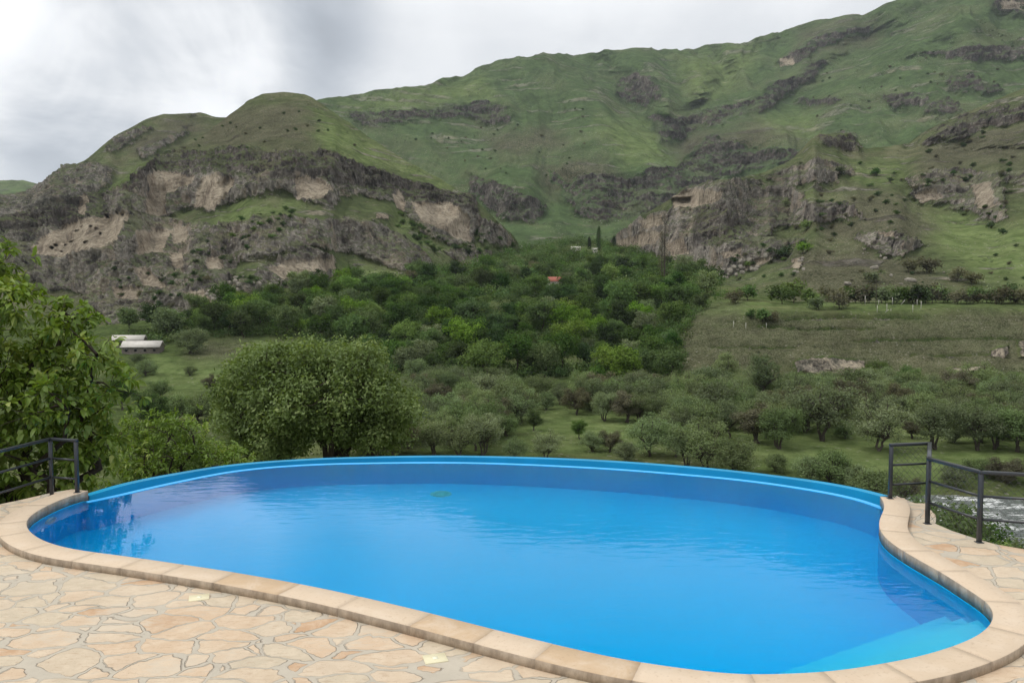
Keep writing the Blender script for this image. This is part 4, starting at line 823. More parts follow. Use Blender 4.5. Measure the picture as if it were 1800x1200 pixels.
def leaf_shapes(B, D, N_, Ln, Wd):
    """real leaf blades: base point B, direction D, face normal N_ ; folded along the midrib, pointed tip"""
    n = len(B); D = nrmz(D); S = nrmz(np.cross(D, N_)); U = nrmz(np.cross(S, D)); l = Ln[:, None]; w_ = Wd[:, None]
    base = B; m1 = B + D * l * 0.5 - U * l * 0.03; tip = B + D * l - U * l * 0.22
    l1 = B + D * l * 0.28 + S * w_ * 0.46 + U * w_ * 0.12; l2 = B + D * l * 0.68 + S * w_ * 0.40 + U * w_ * 0.02
    r1 = B + D * l * 0.28 - S * w_ * 0.46 + U * w_ * 0.12; r2 = B + D * l * 0.68 - S * w_ * 0.40 + U * w_ * 0.02
    V = np.stack([base, l1, l2, tip, r2, r1, m1], 1).reshape(-1, 3); k = np.arange(n)[:, None] * 7
    Q = np.concatenate([k + np.array([[0, 1, 2, 6]]), k + np.array([[0, 6, 4, 5]])]); T = np.concatenate([k + np.array([[6, 2, 3]]), k + np.array([[6, 3, 4]])])
    return V, Q, T
def limb(b, p, q, r0, r1, rng, n=5, sag=0.12, sides=5):
    p, q = np.asarray(p, float), np.asarray(q, float); L_ = np.linalg.norm(q - p); t = np.linspace(0, 1, n)[:, None]
    pts = p + (q - p) * t + rng.normal(size=(n, 3)) * L_ * 0.06 * np.sin(np.pi * t); pts[:, 2] += (np.sin(np.pi * t) * L_ * sag * rng.uniform(-0.4, 1))[:, 0]
    b.tube(pts, np.linspace(r0, r1, n), sides); return pts
def tree_mesh(name, seed, H, Rc, nleaf, ll, lw, crown0=0.25, nclump=16, trunk_r=0.16, stems=1, bare=0.0, upright=0.0, shape=1.0, spread=0.34, dens=1.0, lean=0.0):
    rng = np.random.RandomState(seed); b = MB(); cl = []
    zc = H * (crown0 + (1 - crown0) / 2); hz = H * (1 - crown0) / 2
    for k in range(nclump):
        for _ in range(20):
            d = nrmz(rng.normal(size=3)); rr = rng.uniform(0.35, 0.8) if k > 2 else rng.uniform(0, 0.35)
            c = np.array([d[0] * Rc * rr, d[1] * Rc * rr, zc + d[2] * hz * rr])
            if all(np.linalg.norm((c - o) / (Rc, Rc, hz)) > 0.3 for o, _ in cl): break
        c[:2] *= (1 - upright * (c[2] - zc) / hz * 0.5); cl.append((c, Rc * rng.uniform(0.7, 1.3) * spread))
    forks = []
    for s_ in range(stems):
        a = rng.uniform(0, 6.28); off = 0.0 if stems == 1 else 0.12 * H * rng.uniform(0.3, 1)
        top = np.array([math.cos(a) * off + lean * H * 0.1, math.sin(a) * off, H * (crown0 + 0.12) * rng.uniform(0.7, 1.1)])
        pts = limb(b, (rng.uniform(-.1, .1) * (stems > 1), rng.uniform(-.1, .1) * (stems > 1), -0.4), top, trunk_r * (1 if stems == 1 else 0.7), trunk_r * 0.5, rng, 5, 0, 6); forks.append(top)
    Cs = []; tw = []
    for c, r in cl:
        f = forks[rng.randint(len(forks))]; pts = limb(b, f, c, trunk_r * 0.42, trunk_r * 0.14, rng, 5, 0.12, 4)
        for _ in range(4 + int(bare * 8)):
            e = c + nrmz(rng.normal(size=3) + (0, 0, 0.5)) * r * rng.uniform(0.7, 1.15); limb(b, pts[rng.randint(2, 5)], e, trunk_r * 0.13, trunk_r * 0.04, rng, 3, 0.1, 3)
        n = int(nleaf / nclump * (r / (Rc * spread)) ** 2); d = nrmz(rng.normal(size=(n, 3))); rad = r * np.abs(rng.normal(0.75, 0.28, n))[:, None]
        # leaves gather in small tufts so that gaps open between them
        P_ = c + d * rad * np.array([1.05, 1.05, 0.82]); Cs.append(P_); tw.append(d)
    P_ = np.concatenate(Cs); O_ = np.concatenate(tw)
    g1 = vnoise(P_ / (Rc * 0.16), seed) + 0.55 * vnoise(P_ / (Rc * 0.4), seed + 5); keep = g1 > -0.42 / dens; P_, O_ = P_[keep], O_[keep]
    V, Q = leaf_cards(P_, ll, lw, rng, O_, 0.7)
    return b.mesh('trunk'), mesh_np('crown', V, Q)
def put_tree(name, meshes, mats, p, s=1.0, rz=0.0, label=None, cat='tree', group=None, sx=None):
    if len(meshes) == 1:
        o = link(name, meshes[0], mats[0], None, p); root = o
    else:
        root = empty(name, p, rz)
        link('trunk', meshes[0], mats[0], root); link('crown', meshes[1], mats[1], root)
    root.rotation_euler = (0, 0, rz); root.scale = (s * (sx or 1), s * (sx or 1), s); tag(root, label, cat, group); return root
def single(meshes, mats):          # far tree: trunk and crown in one mesh with two materials
    bm = bmesh.new(); bm.from_mesh(meshes[0]); n = len(bm.faces); bm.from_mesh(meshes[1]); bm.faces.ensure_lookup_table()
    for f in bm.faces[n:]: f.material_index = 1
    me = bpy.data.meshes.new('far_tree'); bm.to_mesh(me); bm.free(); me.materials.append(mats[0]); me.materials.append(mats[1]); return me
rnd = random.Random(11)
def clear_of(pts, u_, v_, du_, dv_): return all(abs(u_ - a) > du_ or abs(v_ - c) > dv_ for a, c in pts)
def inpoly(x, y, poly):
    ins = False
    for (x1, y1), (x2, y2) in zip(poly, poly[1:] + poly[:1]):
        if (y1 <= y) != (y2 <= y) and x < (x2 - x1) * (y - y1) / (y2 - y1) + x1: ins = not ins
    return ins

# ------------------------------------------------------------------ forest in the valley mouth
FV = []
for k, (H, Rc, mat, kw) in enumerate([(9.5, 4.6, 'leaf_forest', {}), (8.5, 4.2, 'leaf_forest', dict(crown0=0.18, nclump=14)), (10, 4.0, 'leaf_dark', dict(crown0=0.15, nclump=14)), (8.5, 4.6, 'leaf_lime', dict(nclump=18)),
                                      (9, 3.6, 'leaf_lime', dict(crown0=0.2, upright=0.5)), (7, 4.2, 'leaf_forest', dict(crown0=0.08, nclump=15)), (8, 3.9, 'leaf_willow', dict(crown0=0.15)), (7.5, 3.4, 'leaf_brown', dict(crown0=0.25, bare=0.6, dens=0.7))]):
    FV.append((tree_mesh('forest_tree', 100 + k, H, Rc, 4200, 0.42, 0.34, **{'trunk_r': 0.2, **kw}), mat, H))
tone = {'leaf_forest': 'mid green', 'leaf_dark': 'dark green', 'leaf_lime': 'fresh yellow green', 'leaf_willow': 'pale grey green', 'leaf_brown': 'brownish half bare'}
forest_poly = [(205, 600), (330, 572), (345, 558), (400, 532), (470, 512), (600, 508), (700, 500), (800, 478), (870, 455), (930, 438), (1000, 424), (1060, 428), (1110, 444), (1180, 472), (1265, 492), (1275, 520), (1235, 545), (1210, 580), (1190, 625), (1195, 668), (1080, 672), (1000, 662), (880, 668), (760, 664), (690, 655), (640, 620), (560, 606), (470, 592), (360, 596), (330, 604), (260, 606)]
clearings = [(930, 640, 150, 9), (973, 514, 17, 17), (1010, 440, 14, 6), (1043, 443, 12, 5)]
def zone(u_, v_):
    if u_ < 420: return 'near the long stone hut'
    if v_ < 470: return 'between the two cliffs'
    if u_ > 1120: return 'beside the brown slope'
    if u_ < 640: return 'behind the big round tree'
    if v_ < 530: return 'around the red roofed house' if 850 < u_ < 1100 else ('below the left rock outcrops' if u_ < 850 else 'below the tall bare poplar')
    if v_ < 590: return 'in the middle of the wood' if u_ < 930 else 'in the right of the wood'
    return 'on the lower edge of the wood' if u_ > 800 else 'beside the big round tree'
placed = []; tries = 0; nf = 0
main_spots = [(680, 540, 2, 1.0), (530, 560, 0, 1), (700, 600, 2, 1.2), (770, 600, 4, 1.15), (830, 590, 0, 1.3), (1030, 560, 1, 1.1), (1090, 560, 0, 1.45), (955, 590, 0, 1.3), (1000, 620, 3, 1.15), (850, 672, 3, 1.2), (800, 655, 1, 1.0), (1160, 540, 3, 1.0), (1075, 500, 3, 1.1), (720, 560, 0, 1.0), (1200, 500, 0, 1), (1240, 520, 6, 1.1), (880, 520, 2, 1.0), (1050, 680, 5, .7), (1105, 690, 4, 1.1), (1180, 676, 0, 1.0), (430, 588, 1, 1.2), (500, 590, 0, 1.1), (270, 588, 2, 1.0), (225, 582, 6, .9), (375, 585, 0, 1.1), (560, 592, 5, 1.0), (620, 610, 0, 1.1)]
def add_forest(u_, v_, k, s):
    global nf
    p = look(FL, u_, v_); me, mat, H = FV[k]; big = 'large' if s > 1.1 else ('small' if s < 0.85 else 'medium'); s *= 1.5
    lab = '%s %s tree %s' % (big, tone[mat], zone(u_, v_))
    put_tree('broadleaf_tree', me, (M['bark'], M[mat]), tuple(p - (0, 0, 0.2)), s, rnd.uniform(0, 6.28), lab, 'tree', lab.replace(' tree ', ' trees ')); placed.append((u_, v_, p)); nf += 1
for a in main_spots: add_forest(*a)
while nf < 285 and tries < 20000:
    tries += 1; u_, v_ = rnd.uniform(200, 1280), 430 + 240 * rnd.random() ** 0.85
    if v_ < 474 or not inpoly(u_, v_, forest_poly) or any(abs(u_ - a) < c and abs(v_ - b_) < d for a, b_, c, d in clearings): continue
    p = look(FL, u_, v_)
    mind = 5.8 if v_ > 540 else 6.4
    if any((p[0] - q[2][0]) ** 2 + (p[1] - q[2][1]) ** 2 < mind ** 2 for q in placed): continue
    nz_ = vnoise(np.array([p[0] / 30, p[1] / 40, 0.5]), 8)
    k = rnd.choice([0, 0, 1, 1, 2, 2, 5] if nz_ < -0.1 else ([0, 1, 3, 3, 4, 5, 7] if nz_ > 0.3 else [0, 1, 1, 2, 3, 5, 6, 0]))
    add_forest(u_, v_, k, rnd.uniform(0.6, 1.2) * (0.75 if 600 < v_ < 650 and u_ > 900 else 1))
# far wood in the upper valley and fillers: one mass
rng = np.random.RandomState(5); Vv, Qq, n0, TN, fpts = [], [], 0, [], []
for it in range(8000):
    u_, v_ = rng.uniform(200, 1290), 422 + 245 * rng.rand() ** 1.15
    if not inpoly(u_, v_, forest_poly) or any(abs(u_ - a) < c and abs(v_ - b_) < d for a, b_, c, d in clearings): continue
    p = look(FL, u_, v_); far = p[1] > 430
    if not far and rng.rand() > 0.6: continue
    if far and fpts and min((p[0] - q[0]) ** 2 + (p[1] - q[1]) ** 2 for q in fpts) < 5.5 ** 2: continue
    if far: fpts.append(p)
    s = rng.uniform(3.4, 7.0) if far else rng.uniform(1.8, 4.0); n = 300 if far else 150
    d = nrmz(rng.normal(size=(n, 3))); rad = np.abs(rng.normal(0.8, 0.22, n))[:, None]; d2 = d * rad * np.array([1, 1, 0.85]); keep = (d2[:, 2] > -0.45) & (vnoise(d2 * 3.1 + it * 7.7, 3) > -0.35); d2 = d2[keep]
    V, Q = leaf_cards(p + (0, 0, s * 0.55) + d2 * s, s * 0.16 + 0.2, s * 0.12 + 0.16, rng, d[keep], 0.6); TN.append(np.full(len(V), rng.rand())); Vv.append(V); Qq.append(Q + n0); n0 += len(V)
    if n0 > 1600000: break
fw = link('far_wood', mesh_np('far_wood', np.concatenate(Vv), np.concatenate(Qq)), M['leaf_far']); ta = fw.data.attributes.new('tone', 'FLOAT', 'POINT'); ta.data.foreach_set('value', np.concatenate(TN).astype(np.float32)); tag(fw, 'mass of small trees and undergrowth filling the far valley wood', 'undergrowth', kind='stuff')
# ------------------------------------------------------------------ willows on the river meadow
WV = []
for k, (H, Rc, mat, kw) in enumerate([(8, 4.4, 'leaf_willow', dict(stems=2, crown0=0.12)), (7.5, 4.0, 'leaf_willow', dict(stems=3, crown0=0.16)), (7, 4.1, 'leaf_willow', dict(stems=2, crown0=0.24, dens=0.8, bare=0.5)), (6, 3.7, 'leaf_willow', dict(stems=2, crown0=0.04)),
                                      (8.5, 3.3, 'leaf_willow', dict(stems=1, crown0=0.2, upright=0.4)), (6.5, 3.3, 'leaf_brown', dict(stems=3, crown0=0.2, bare=1.0, dens=0.6)), (5, 3.6, 'leaf_willow', dict(stems=3, crown0=0.02)), (7, 3.2, 'leaf_forest', dict(stems=1, crown0=0.18))]):
    WV.append((tree_mesh('willow', 200 + k, H, Rc, 8200, 0.26, 0.13, **{'trunk_r': 0.26, 'nclump': 24, 'spread': 0.27, **kw}), mat, H))
wt_ = [(1373, 790, 85, 1), (1547, 792, 105, 0), (1450, 775, 112, 2), (1333, 780, 77, 5), (1648, 790, 98, 1), (1725, 793, 90, 2), (1767, 773, 64, 0), (1795, 793, 88, 1), (1680, 777, 40, 3), (1487, 770, 34, 6), (1607, 770, 38, 5), (1600, 697, 58, 7), (1622, 710, 47, 2), (1543, 683, 54, 7),
       (1343, 705, 92, 4), (1273, 685, 74, 4), (1407, 717, 68, 0), (1460, 710, 56, 1), (1500, 730, 74, 5), (1550, 727, 50, 0), (1720, 703, 74, 0), (1750, 717, 52, 2), (1667, 730, 46, 5), (1783, 683, 32, 6), (1243, 828, 104, 0), (1292, 835, 75, 3), (1207, 822, 84, 1), (1467, 852, 68, 6), (1427, 848, 52, 6), (1367, 828, 36, 6),
       (913, 745, 74, 0), (938, 757, 42, 7), (1063, 740, 58, 1), (1100, 743, 62, 5), (1122, 743, 58, 1), (1013, 728, 52, 5), (1043, 795, 42, 3), (1072, 795, 42, 5), (1147, 802, 84, 0), (1187, 802, 68, 2), (847, 800, 80, 1), (960, 808, 60, 0), (890, 765, 46, 3), (1017, 772, 38, 7), (727, 672, 48, 3), (780, 692, 50, 3), (755, 722, 52, 5),
       (800, 806, 66, 2), (760, 800, 72, 1), (700, 798, 62, 5), (905, 812, 52, 0), (1100, 812, 40, 6), (820, 740, 50, 2), (860, 728, 46, 0), (1230, 745, 56, 3), (1290, 735, 60, 1), (1180, 735, 54, 6), (1210, 700, 40, 6), (1420, 755, 58, 1), (1520, 762, 50, 2), (1580, 740, 52, 1), (1630, 745, 54, 0), (1690, 745, 56, 2), (1745, 760, 56, 1), (1780, 735, 58, 0), (1840, 780, 90, 1), (1830, 720, 60, 2), (1395, 742, 52, 5), (1320, 745, 55, 0), (1350, 770, 50, 2),
       (1250, 780, 50, 2), (985, 700, 30, 6), (1160, 770, 45, 3), (960, 720, 34, 6)]
wpl = []
def near_thing(u_, v_):
    if v_ >= 815: return 'close behind the pool edge'
    if u_ > 1600: return 'behind the right railing' if v_ > 745 else 'under the brown slope'
    if u_ > 1400: return 'just left of the railing' if v_ > 745 else 'below the pale earth scar'
    if u_ > 1200: return 'between pool and brown slope' if v_ > 745 else 'left of the earth scar'
    if u_ > 1000: return 'right of the open meadow strip' if v_ > 745 else 'on the edge of the bright meadow strip'
    if u_ > 850: return 'above the middle pool edge' if v_ > 745 else 'in the centre below the wood'
    return 'just right of the big round tree'
form = ['spreading', 'many stemmed', 'open crowned', 'low bushy', 'tall narrow', 'half bare', 'shrubby', 'deep green']
def add_willow(u_, v_, h, k):
    p = look(FL, u_, v_); me, mat, H = WV[k]; s = h * p[1] / F / H
    sz = 'large' if h > 80 else ('small' if h < 45 else 'medium'); lab = '%s %s willow %s' % (sz, form[k], near_thing(u_, v_))
    put_tree('willow_tree', me, (M['bark_pale'], M[mat]), tuple(p - (0, 0, 0.1)), s, rnd.uniform(0, 6.28), lab, 'willow', lab.replace('willow', 'willows'), sx=rnd.uniform(0.95, 1.2)); wpl.append((u_, v_, p))
for a in wt_: add_willow(*a)
wz = [(640, 690), (760, 680), (900, 690), (1200, 690), (1800, 690), (2150, 700), (2150, 815), (1800, 800), (1560, 745), (1330, 770), (1200, 790), (1150, 740), (1010, 720), (900, 730), (860, 810), (640, 810)]
holes = [(1060, 688, 150, 11), (1110, 772, 75, 22), (1430, 800, 110, 24), (975, 765, 30, 18)]
tries = 0; cnt_w = 0
while cnt_w < 260 and tries < 20000:
    tries += 1; u_, v_ = rnd.uniform(640, 2100), rnd.uniform(680, 812)
    if not inpoly(u_, v_, wz) or any(abs(u_ - a) < c and abs(v_ - b_) < d for a, b_, c, d in holes): continue
    p = look(FL, u_, v_)
    if any((p[0] - q[2][0]) ** 2 + (p[1] - q[2][1]) ** 2 < 3.5 ** 2 for q in wpl): continue
    add_willow(u_, v_, rnd.uniform(5.5, 9.5) * F / p[1], rnd.choice([0, 0, 1, 1, 2, 3, 3, 4, 5, 6, 6])); cnt_w += 1
# meadow shrubs at the left (below the hut) and slope vegetation down to the river
for u_, v_, h, k, lab in [(330, 622, 50, 'r', 'rounded dark shrub tree with short trunk beside the long hut'), (255, 660, 30, 6, 'low yellowish bush on the meadow in front of the hut'), (240, 640, 20, 6, 'small bush against the front wall of the hut'), (330, 660, 18, 6, 'tiny bush on the meadow below the rounded shrub'), (275, 700, 38, 3, 'bushy green shrub left of the round tree, upper one'), (300, 745, 60, 3, 'pale bushy willow at the foot of the left meadow'), (345, 740, 50, 6, 'pale low willow between left meadow and round tree'), (260, 760, 75, 7, 'dark bushy tree behind the big leaved walnut'), (370, 690, 35, 5, 'twiggy half bare bush at the left edge of the round tree'), (410, 760, 50, 6, 'grey green bush under the left side of the round tree'), (320, 800, 60, 0, 'grey green willow low down behind the near bush'), (210, 720, 60, 7, 'green tree partly hidden behind the walnut leaves')]:
    p = look(FL, u_, v_); kk = 3 if k == 'r' else k; me, mat, H = WV[kk]; s = h * p[1] / F / H
    put_tree('shrub', me, (M['bark'], M['leaf_brown' if k == 'r' else mat]) if False else (M['bark_pale'], M[mat]), tuple(p), s, rnd.uniform(0, 6), lab, 'shrub', sx=1.25 if k == 'r' else 1.1)
# bushes on the near slope, seen over the rim and through the right railing
for u_, vt, Y_, h, k, lab in [(1672, 895, 34, 4.6, 7, 'leafy green tree top close behind the right railing'), (1640, 880, 30, 4.5, 7, 'leafy green bush below the corner of the right railing'), (1735, 948, 28, 3.4, 7, 'low green bush outside the railing at the right'), (1800, 948, 36, 3.4, 3, 'grey green bush beside the river behind the railing'), (1540, 828, 108, 5.0, 6, 'low willow thicket behind the right end of the pool'), (1500, 815, 122, 4.0, 6, 'low willow scrub at the river edge near the pool end'), (1590, 835, 112, 4.2, 5, 'brown twiggy bush on the far river bank'), (1720, 800, 128, 4.5, 3, 'dark bush row on the far river bank behind the railing'), (1770, 803, 124, 5, 5, 'brownish bush on the far river bank at the right edge'), (1680, 815, 122, 3.5, 6, 'flat grey bush on the far bank behind the railing'), (1840, 800, 122, 5, 3, 'dark bush on the far bank outside right'), (1600, 870, 60, 4, 7, 'green bush beyond the end of the coping')]:
    me, mat, H = WV[k]; top = at_y(u_, vt, Y_); s = h / H; p = top - np.array([0, 0, h * 0.97])
    put_tree('bank_bush', me, (M['bark_pale'], M[mat]), tuple(p), s, rnd.uniform(0, 6), lab, 'bush', sx=1.3)
#@@PART4
# ------------------------------------------------------------------ the three near trees
def near_tree(name, poly, Y0, thick, nclump, cr, sprigs, nl, Ln, Wd, mat, base, fork, lab, seed, droop=0.5, gap=0.55, cards=False, trunk_r=0.2, cat='tree', hollow=0.0):
    rng = np.random.RandomState(seed); rr_ = random.Random(seed); xs = [p[0] for p in poly]; ys = [p[1] for p in poly]; cl = []
    arr = np.array(poly, float); t_ = 0
    while len(cl) < nclump and t_ < 60000:
        t_ += 1; a, c = rr_.uniform(min(xs), max(xs)), rr_.uniform(min(ys), max(ys))
        sdv = -float(sdpoly(np.array([a]), np.array([c]), arr)[0]); cpx = cr * F / Y0
        if sdv < cpx * 0.55: continue
        lim = thick * min(1, (sdv / (cpx * 3.0))) ** 0.6; Yc = Y0 + rr_.uniform(-1, 1) * lim
        P_ = at_y(a, c, Yc)
        if any(np.linalg.norm(P_ - q) < cr * gap for q in cl): continue
        cl.append(P_)
    base = np.array(base, float); fork = np.array(fork, float); root = empty(name, tuple(base)); tag(root, lab, cat); lo = tuple(-base)
    b = MB(); limb(b, base - (0, 0, 0.5), fork, trunk_r, trunk_r * 0.7, rng, 7, 0.0, 8)
    mains = [cl[i] for i in rng.choice(len(cl), min(9, len(cl)), replace=False)]; ends = []
    for m_ in mains: ends.append(limb(b, fork, m_, trunk_r * 0.55, trunk_r * 0.15, rng, 7, 0.10, 6))
    B, D, N_, C2, O2 = [], [], [], [], []
    for c in cl:
        e = min((p for q in ends for p in q[2:]), key=lambda p: np.linalg.norm(p - c)); limb(b, e, c, trunk_r * 0.14, trunk_r * 0.04, rng, 4, 0.1, 4)
        r = cr * rng.uniform(0.75, 1.25)
        for k in range(sprigs):
            d = nrmz(rng.normal(size=3) + (0, -0.15, 0.25)); tip = c + d * r * rng.uniform(0.45, 1.0) * (1, 1, 0.85); st_ = c + d * r * 0.15
            if k % 2 == 0: limb(b, st_, tip, 0.006 + trunk_r * 0.01, 0.003 + trunk_r * 0.004, rng, 3, 0.1, 3)
            if cards:
                q = tip + rng.normal(size=(nl, 3)) * Ln * 0.9; C2.append(q); O2.append(np.repeat(d[None], nl, 0)); continue
            for j in range(nl):
                a = j * 2.4 + rng.uniform(-.4, .4); ax = nrmz(np.cross(d, (0.1, 0.2, 1))); bx = np.cross(d, ax)
                out = nrmz(ax * math.cos(a) + bx * math.sin(a)); dr_ = nrmz(out * 0.9 + d * rng.uniform(0.1, 0.9) + np.array([0, 0, -droop * rng.uniform(0.2, 1.2)]))
                B.append(tip - d * Ln * 0.35 * (j / nl) * 2 + out * Ln * 0.12); D.append(dr_); N_.append(nrmz(np.array([0, 0, 1.0]) + out * 0.3 + rng.normal(size=3) * 0.35))
    b.build('trunk', M['bark'], root, loc=lo)
    if cards:
        C2, O2 = np.concatenate(C2), np.concatenate(O2); V, Q = leaf_cards(C2, Ln, Wd, rng, O2, 0.6, 0.2); link('crown', mesh_np('crown', V, Q), mat, root, lo)
    else:
        B, D, N_ = map(np.array, (B, D, N_)); n = len(B); V, Q, T = leaf_shapes(B, D, N_, Ln * rng.uniform(0.55, 1.2, n), Wd * rng.uniform(0.6, 1.15, n)); link('crown', mesh_np('crown', V, Q, T), mat, root, lo)
    return root
near_tree('walnut_tree', [(-420, 430), (-60, 425), (0, 408), (22, 415), (45, 452), (70, 478), (78, 520), (100, 505), (130, 487), (160, 492), (192, 488), (206, 530), (196, 575), (222, 602), (214, 640), (240, 640), (266, 650), (250, 684), (222, 702), (228, 760), (216, 826), (206, 868), (120, 900), (-100, 960), (-420, 960)],
          14.8, 1.7, 170, 0.62, 15, 9, 0.185, 0.098, M['leaf_walnut'], (-9.6, 15.6, -11.2), (-9.6, 15.2, -2.2), 'big leaved walnut tree with fresh green leaves behind the left railing', 31, 0.75, trunk_r=0.2)
near_tree('bushy_tree', [(200, 740), (225, 718), (262, 712), (300, 708), (335, 722), (362, 745), (392, 765), (425, 775), (452, 800), (470, 840), (440, 880), (200, 900), (180, 840)],
          19.5, 1.8, 75, 0.62, 13, 10, 0.125, 0.052, M['leaf_bush'], (-8.9, 19.6, -11.6), (-8.8, 19.5, -4.0), 'dense narrow leaved bushy tree just behind the left pool edge', 32, 0.3, trunk_r=0.13)
near_tree('round_tree', [(368, 700), (378, 668), (402, 640), (430, 618), (462, 606), (500, 606), (520, 590), (560, 584), (610, 584), (640, 600), (672, 614), (682, 650), (700, 668), (728, 690), (742, 722), (750, 748), (722, 775), (700, 800), (650, 792), (600, 806), (560, 800), (520, 815), (470, 835), (420, 825), (385, 790), (372, 740)],
          46, 4.4, 150, 0.95, 34, 13, 0.25, 0.12, M['leaf_round'], ((600 - 900) / F * 46, 46.5, -19.4), ((590 - 900) / F * 46, 46, -7.6), 'big round crowned tree with dark limbs behind the pool', 33, cards=True, trunk_r=0.42, gap=0.95)
# ------------------------------------------------------------------ hedge line, poplars and slope shrubs
SV, SVP = [], []
for k, (mat, kw) in enumerate([('leaf_dark', dict(crown0=0.02, dens=1.2)), ('leaf_brown', dict(crown0=0.1, bare=0.8, dens=0.7)), ('leaf_forest', dict(crown0=0.05)), ('leaf_willow', dict(crown0=0.1)), ('leaf_lime', dict(crown0=0.08))]):
    SVP.append(tree_mesh('hill_shrub', 300 + k, 3.0, 1.9, 900, 0.34, 0.24, nclump=8, stems=1, trunk_r=0.08, spread=0.42, **kw)); SV.append((single(SVP[-1], (M['bark'], M[mat])), mat))
tn = ['dark green', 'brown twiggy', 'mid green', 'grey green', 'bright green']
used = {}
def shrub(Lr, u_, v_, hpx, k, lab, group=None, sx=1.2, cat='shrub', name='hill_shrub'):
    if 'hedge row above' in lab: name = 'hedge_tree'
    p = look(Lr, u_, v_); me, mat = SV[k]; s = hpx * p[1] / F / 3.0
    if name == 'hedge_tree': return put_tree(name, SVP[k], (M['bark'], M[mat]), tuple(p - (0, 0, 0.15)), s, rnd.uniform(0, 6), lab, cat, group, sx=sx)
    o = link(name, me, None, None, tuple(p - (0, 0, 0.15))); o.scale = (s * sx, s * sx, s); o.rotation_euler = (0, 0, rnd.uniform(0, 6)); tag(o, lab, cat, group); return o
for u_, v_, h, k, where in [(1594, 479, 26, 1, 'on the right hill, left one of a pair'), (1626, 480, 30, 1, 'on the right hill, right one of a pair'), (1532, 497, 26, 3, 'standing alone below the right hill boulders'), (1378, 455, 26, 0, 'at the foot of the right cliff'), (1408, 446, 22, 4, 'at the right end of the cliff foot'), (1342, 488, 7, 0, 'above the hedge row, left'), (1370, 487, 9, 0, 'above the hedge row, middle'), (1392, 486, 9, 0, 'above the hedge row, right'),
                            (1415, 405, 20, 4, 'on the cliff slope above the pale rocks'), (1375, 362, 14, 3, 'on the top of the right cliff'), (1470, 312, 18, 0, 'under the dark rock knoll'), (1538, 310, 16, 0, 'right of the dark rock knoll'), (1680, 495, 26, 1, 'on the dark mound above the hedge'), (1705, 500, 24, 1, 'right part of the dark mound above the hedge'), (1760, 412, 12, 0, 'right of the brown cliff block'), (1740, 402, 14, 0, 'beneath the brown cliff block'), (1310, 470, 14, 4, 'among pale boulders at the cliff foot')]:
    shrub(RM, u_, v_, h, k, '%s shrub %s' % (tn[k], where), None, 1.3)
hed = [(1290, 534, 26, 1), (1312, 528, 34, 2), (1338, 566, 30, 2), (1358, 566, 20, 1), (1372, 534, 40, 2), (1395, 533, 44, 4), (1418, 536, 36, 2), (1436, 545, 30, 3), (1452, 530, 28, 1), (1474, 543, 36, 1), (1320, 560, 18, 0)]
hed += [(1490 + 13.5 * i + rnd.uniform(-4, 4), 533 + rnd.uniform(-1, 2), rnd.uniform(20, 38), rnd.choice([1, 1, 0, 1, 3, 2])) for i in range(32)]
for i, (u_, v_, h, k) in enumerate(hed): shrub(FL, u_, v_, h, k, '%s shrub tree in the hedge row above the slope' % tn[k], 'shrub trees of the hedge row above the brown slope', 1.15, 'shrub', 'hedge_tree')
def scatter(Lr, poly, n, hr, ks, where, seed, mind=9):
    r_ = random.Random(seed); pts = []; t_ = 0; xs = [p[0] for p in poly]; ys = [p[1] for p in poly]
    while len(pts) < n and t_ < 5000:
        t_ += 1; a, c = r_.uniform(min(xs), max(xs)), r_.uniform(min(ys), max(ys))
        if not inpoly(a, c, poly) or not clear_of(pts, a, c, mind, mind * 0.6): continue
        pts.append((a, c)); k = r_.choice(ks); shrub(Lr, a, c, r_.uniform(*hr), k, '%s shrub %s' % (tn[k], where), '%s shrubs %s' % (tn[k], where), 1.35)
scatter(RM, [(1240, 480), (1440, 345), (1640, 300), (1640, 350), (1560, 420), (1400, 470)], 46, (5, 11), [0, 0, 1, 2], 'on the rough slope by the right cliff', 1)
scatter(RM, [(1500, 290), (1800, 215), (1800, 330), (1760, 420), (1600, 340)], 34, (5, 10), [0, 0, 2, 1], 'below the dark rock band at the right', 2)
scatter(RM, [(1420, 500), (1560, 440), (1800, 430), (1800, 500), (1450, 520)], 14, (3, 7), [0, 1], 'on the grassy right hill', 3)
scatter(LM, [(340, 420), (500, 355), (540, 385), (420, 460), (350, 500)], 30, (5, 11), [0, 0, 2], 'on the green ledges of the left cliff', 4)
scatter(LM, [(700, 375), (790, 430), (770, 450), (690, 400)], 22, (6, 11), [0, 2, 2], 'in the green gully of the left cliff', 5, 7)
scatter(LM, [(380, 540), (420, 490), (600, 470), (640, 505), (480, 520)], 24, (7, 14), [0, 2, 2, 4], 'at the foot of the left cliff', 6)
scatter(LM, [(200, 470), (400, 470), (380, 560), (200, 560)], 26, (6, 12), [0, 0, 2, 1], 'on the grey rock above the stone hut', 7)
scatter(LM, [(300, 270), (400, 215), (560, 190), (640, 260), (480, 262)], 22, (3, 6), [0, 0, 1], 'on the rounded left peak', 8)
scatter(LM, [(790, 440), (860, 400), (920, 450), (860, 470)], 22, (6, 12), [0, 2], 'on the right end of the left cliff', 9, 7)
scatter(BM, [(1000, 150), (1060, 260), (960, 330), (850, 300), (700, 240), (900, 220)], 34, (2.5, 5), [0, 0, 1], 'on the middle mountain face', 10, 10)
scatter(BM, [(1400, 140), (1780, 60), (1780, 160), (1450, 240)], 34, (2.5, 5), [0, 0, 1], 'on the upper right mountain face', 11, 10)
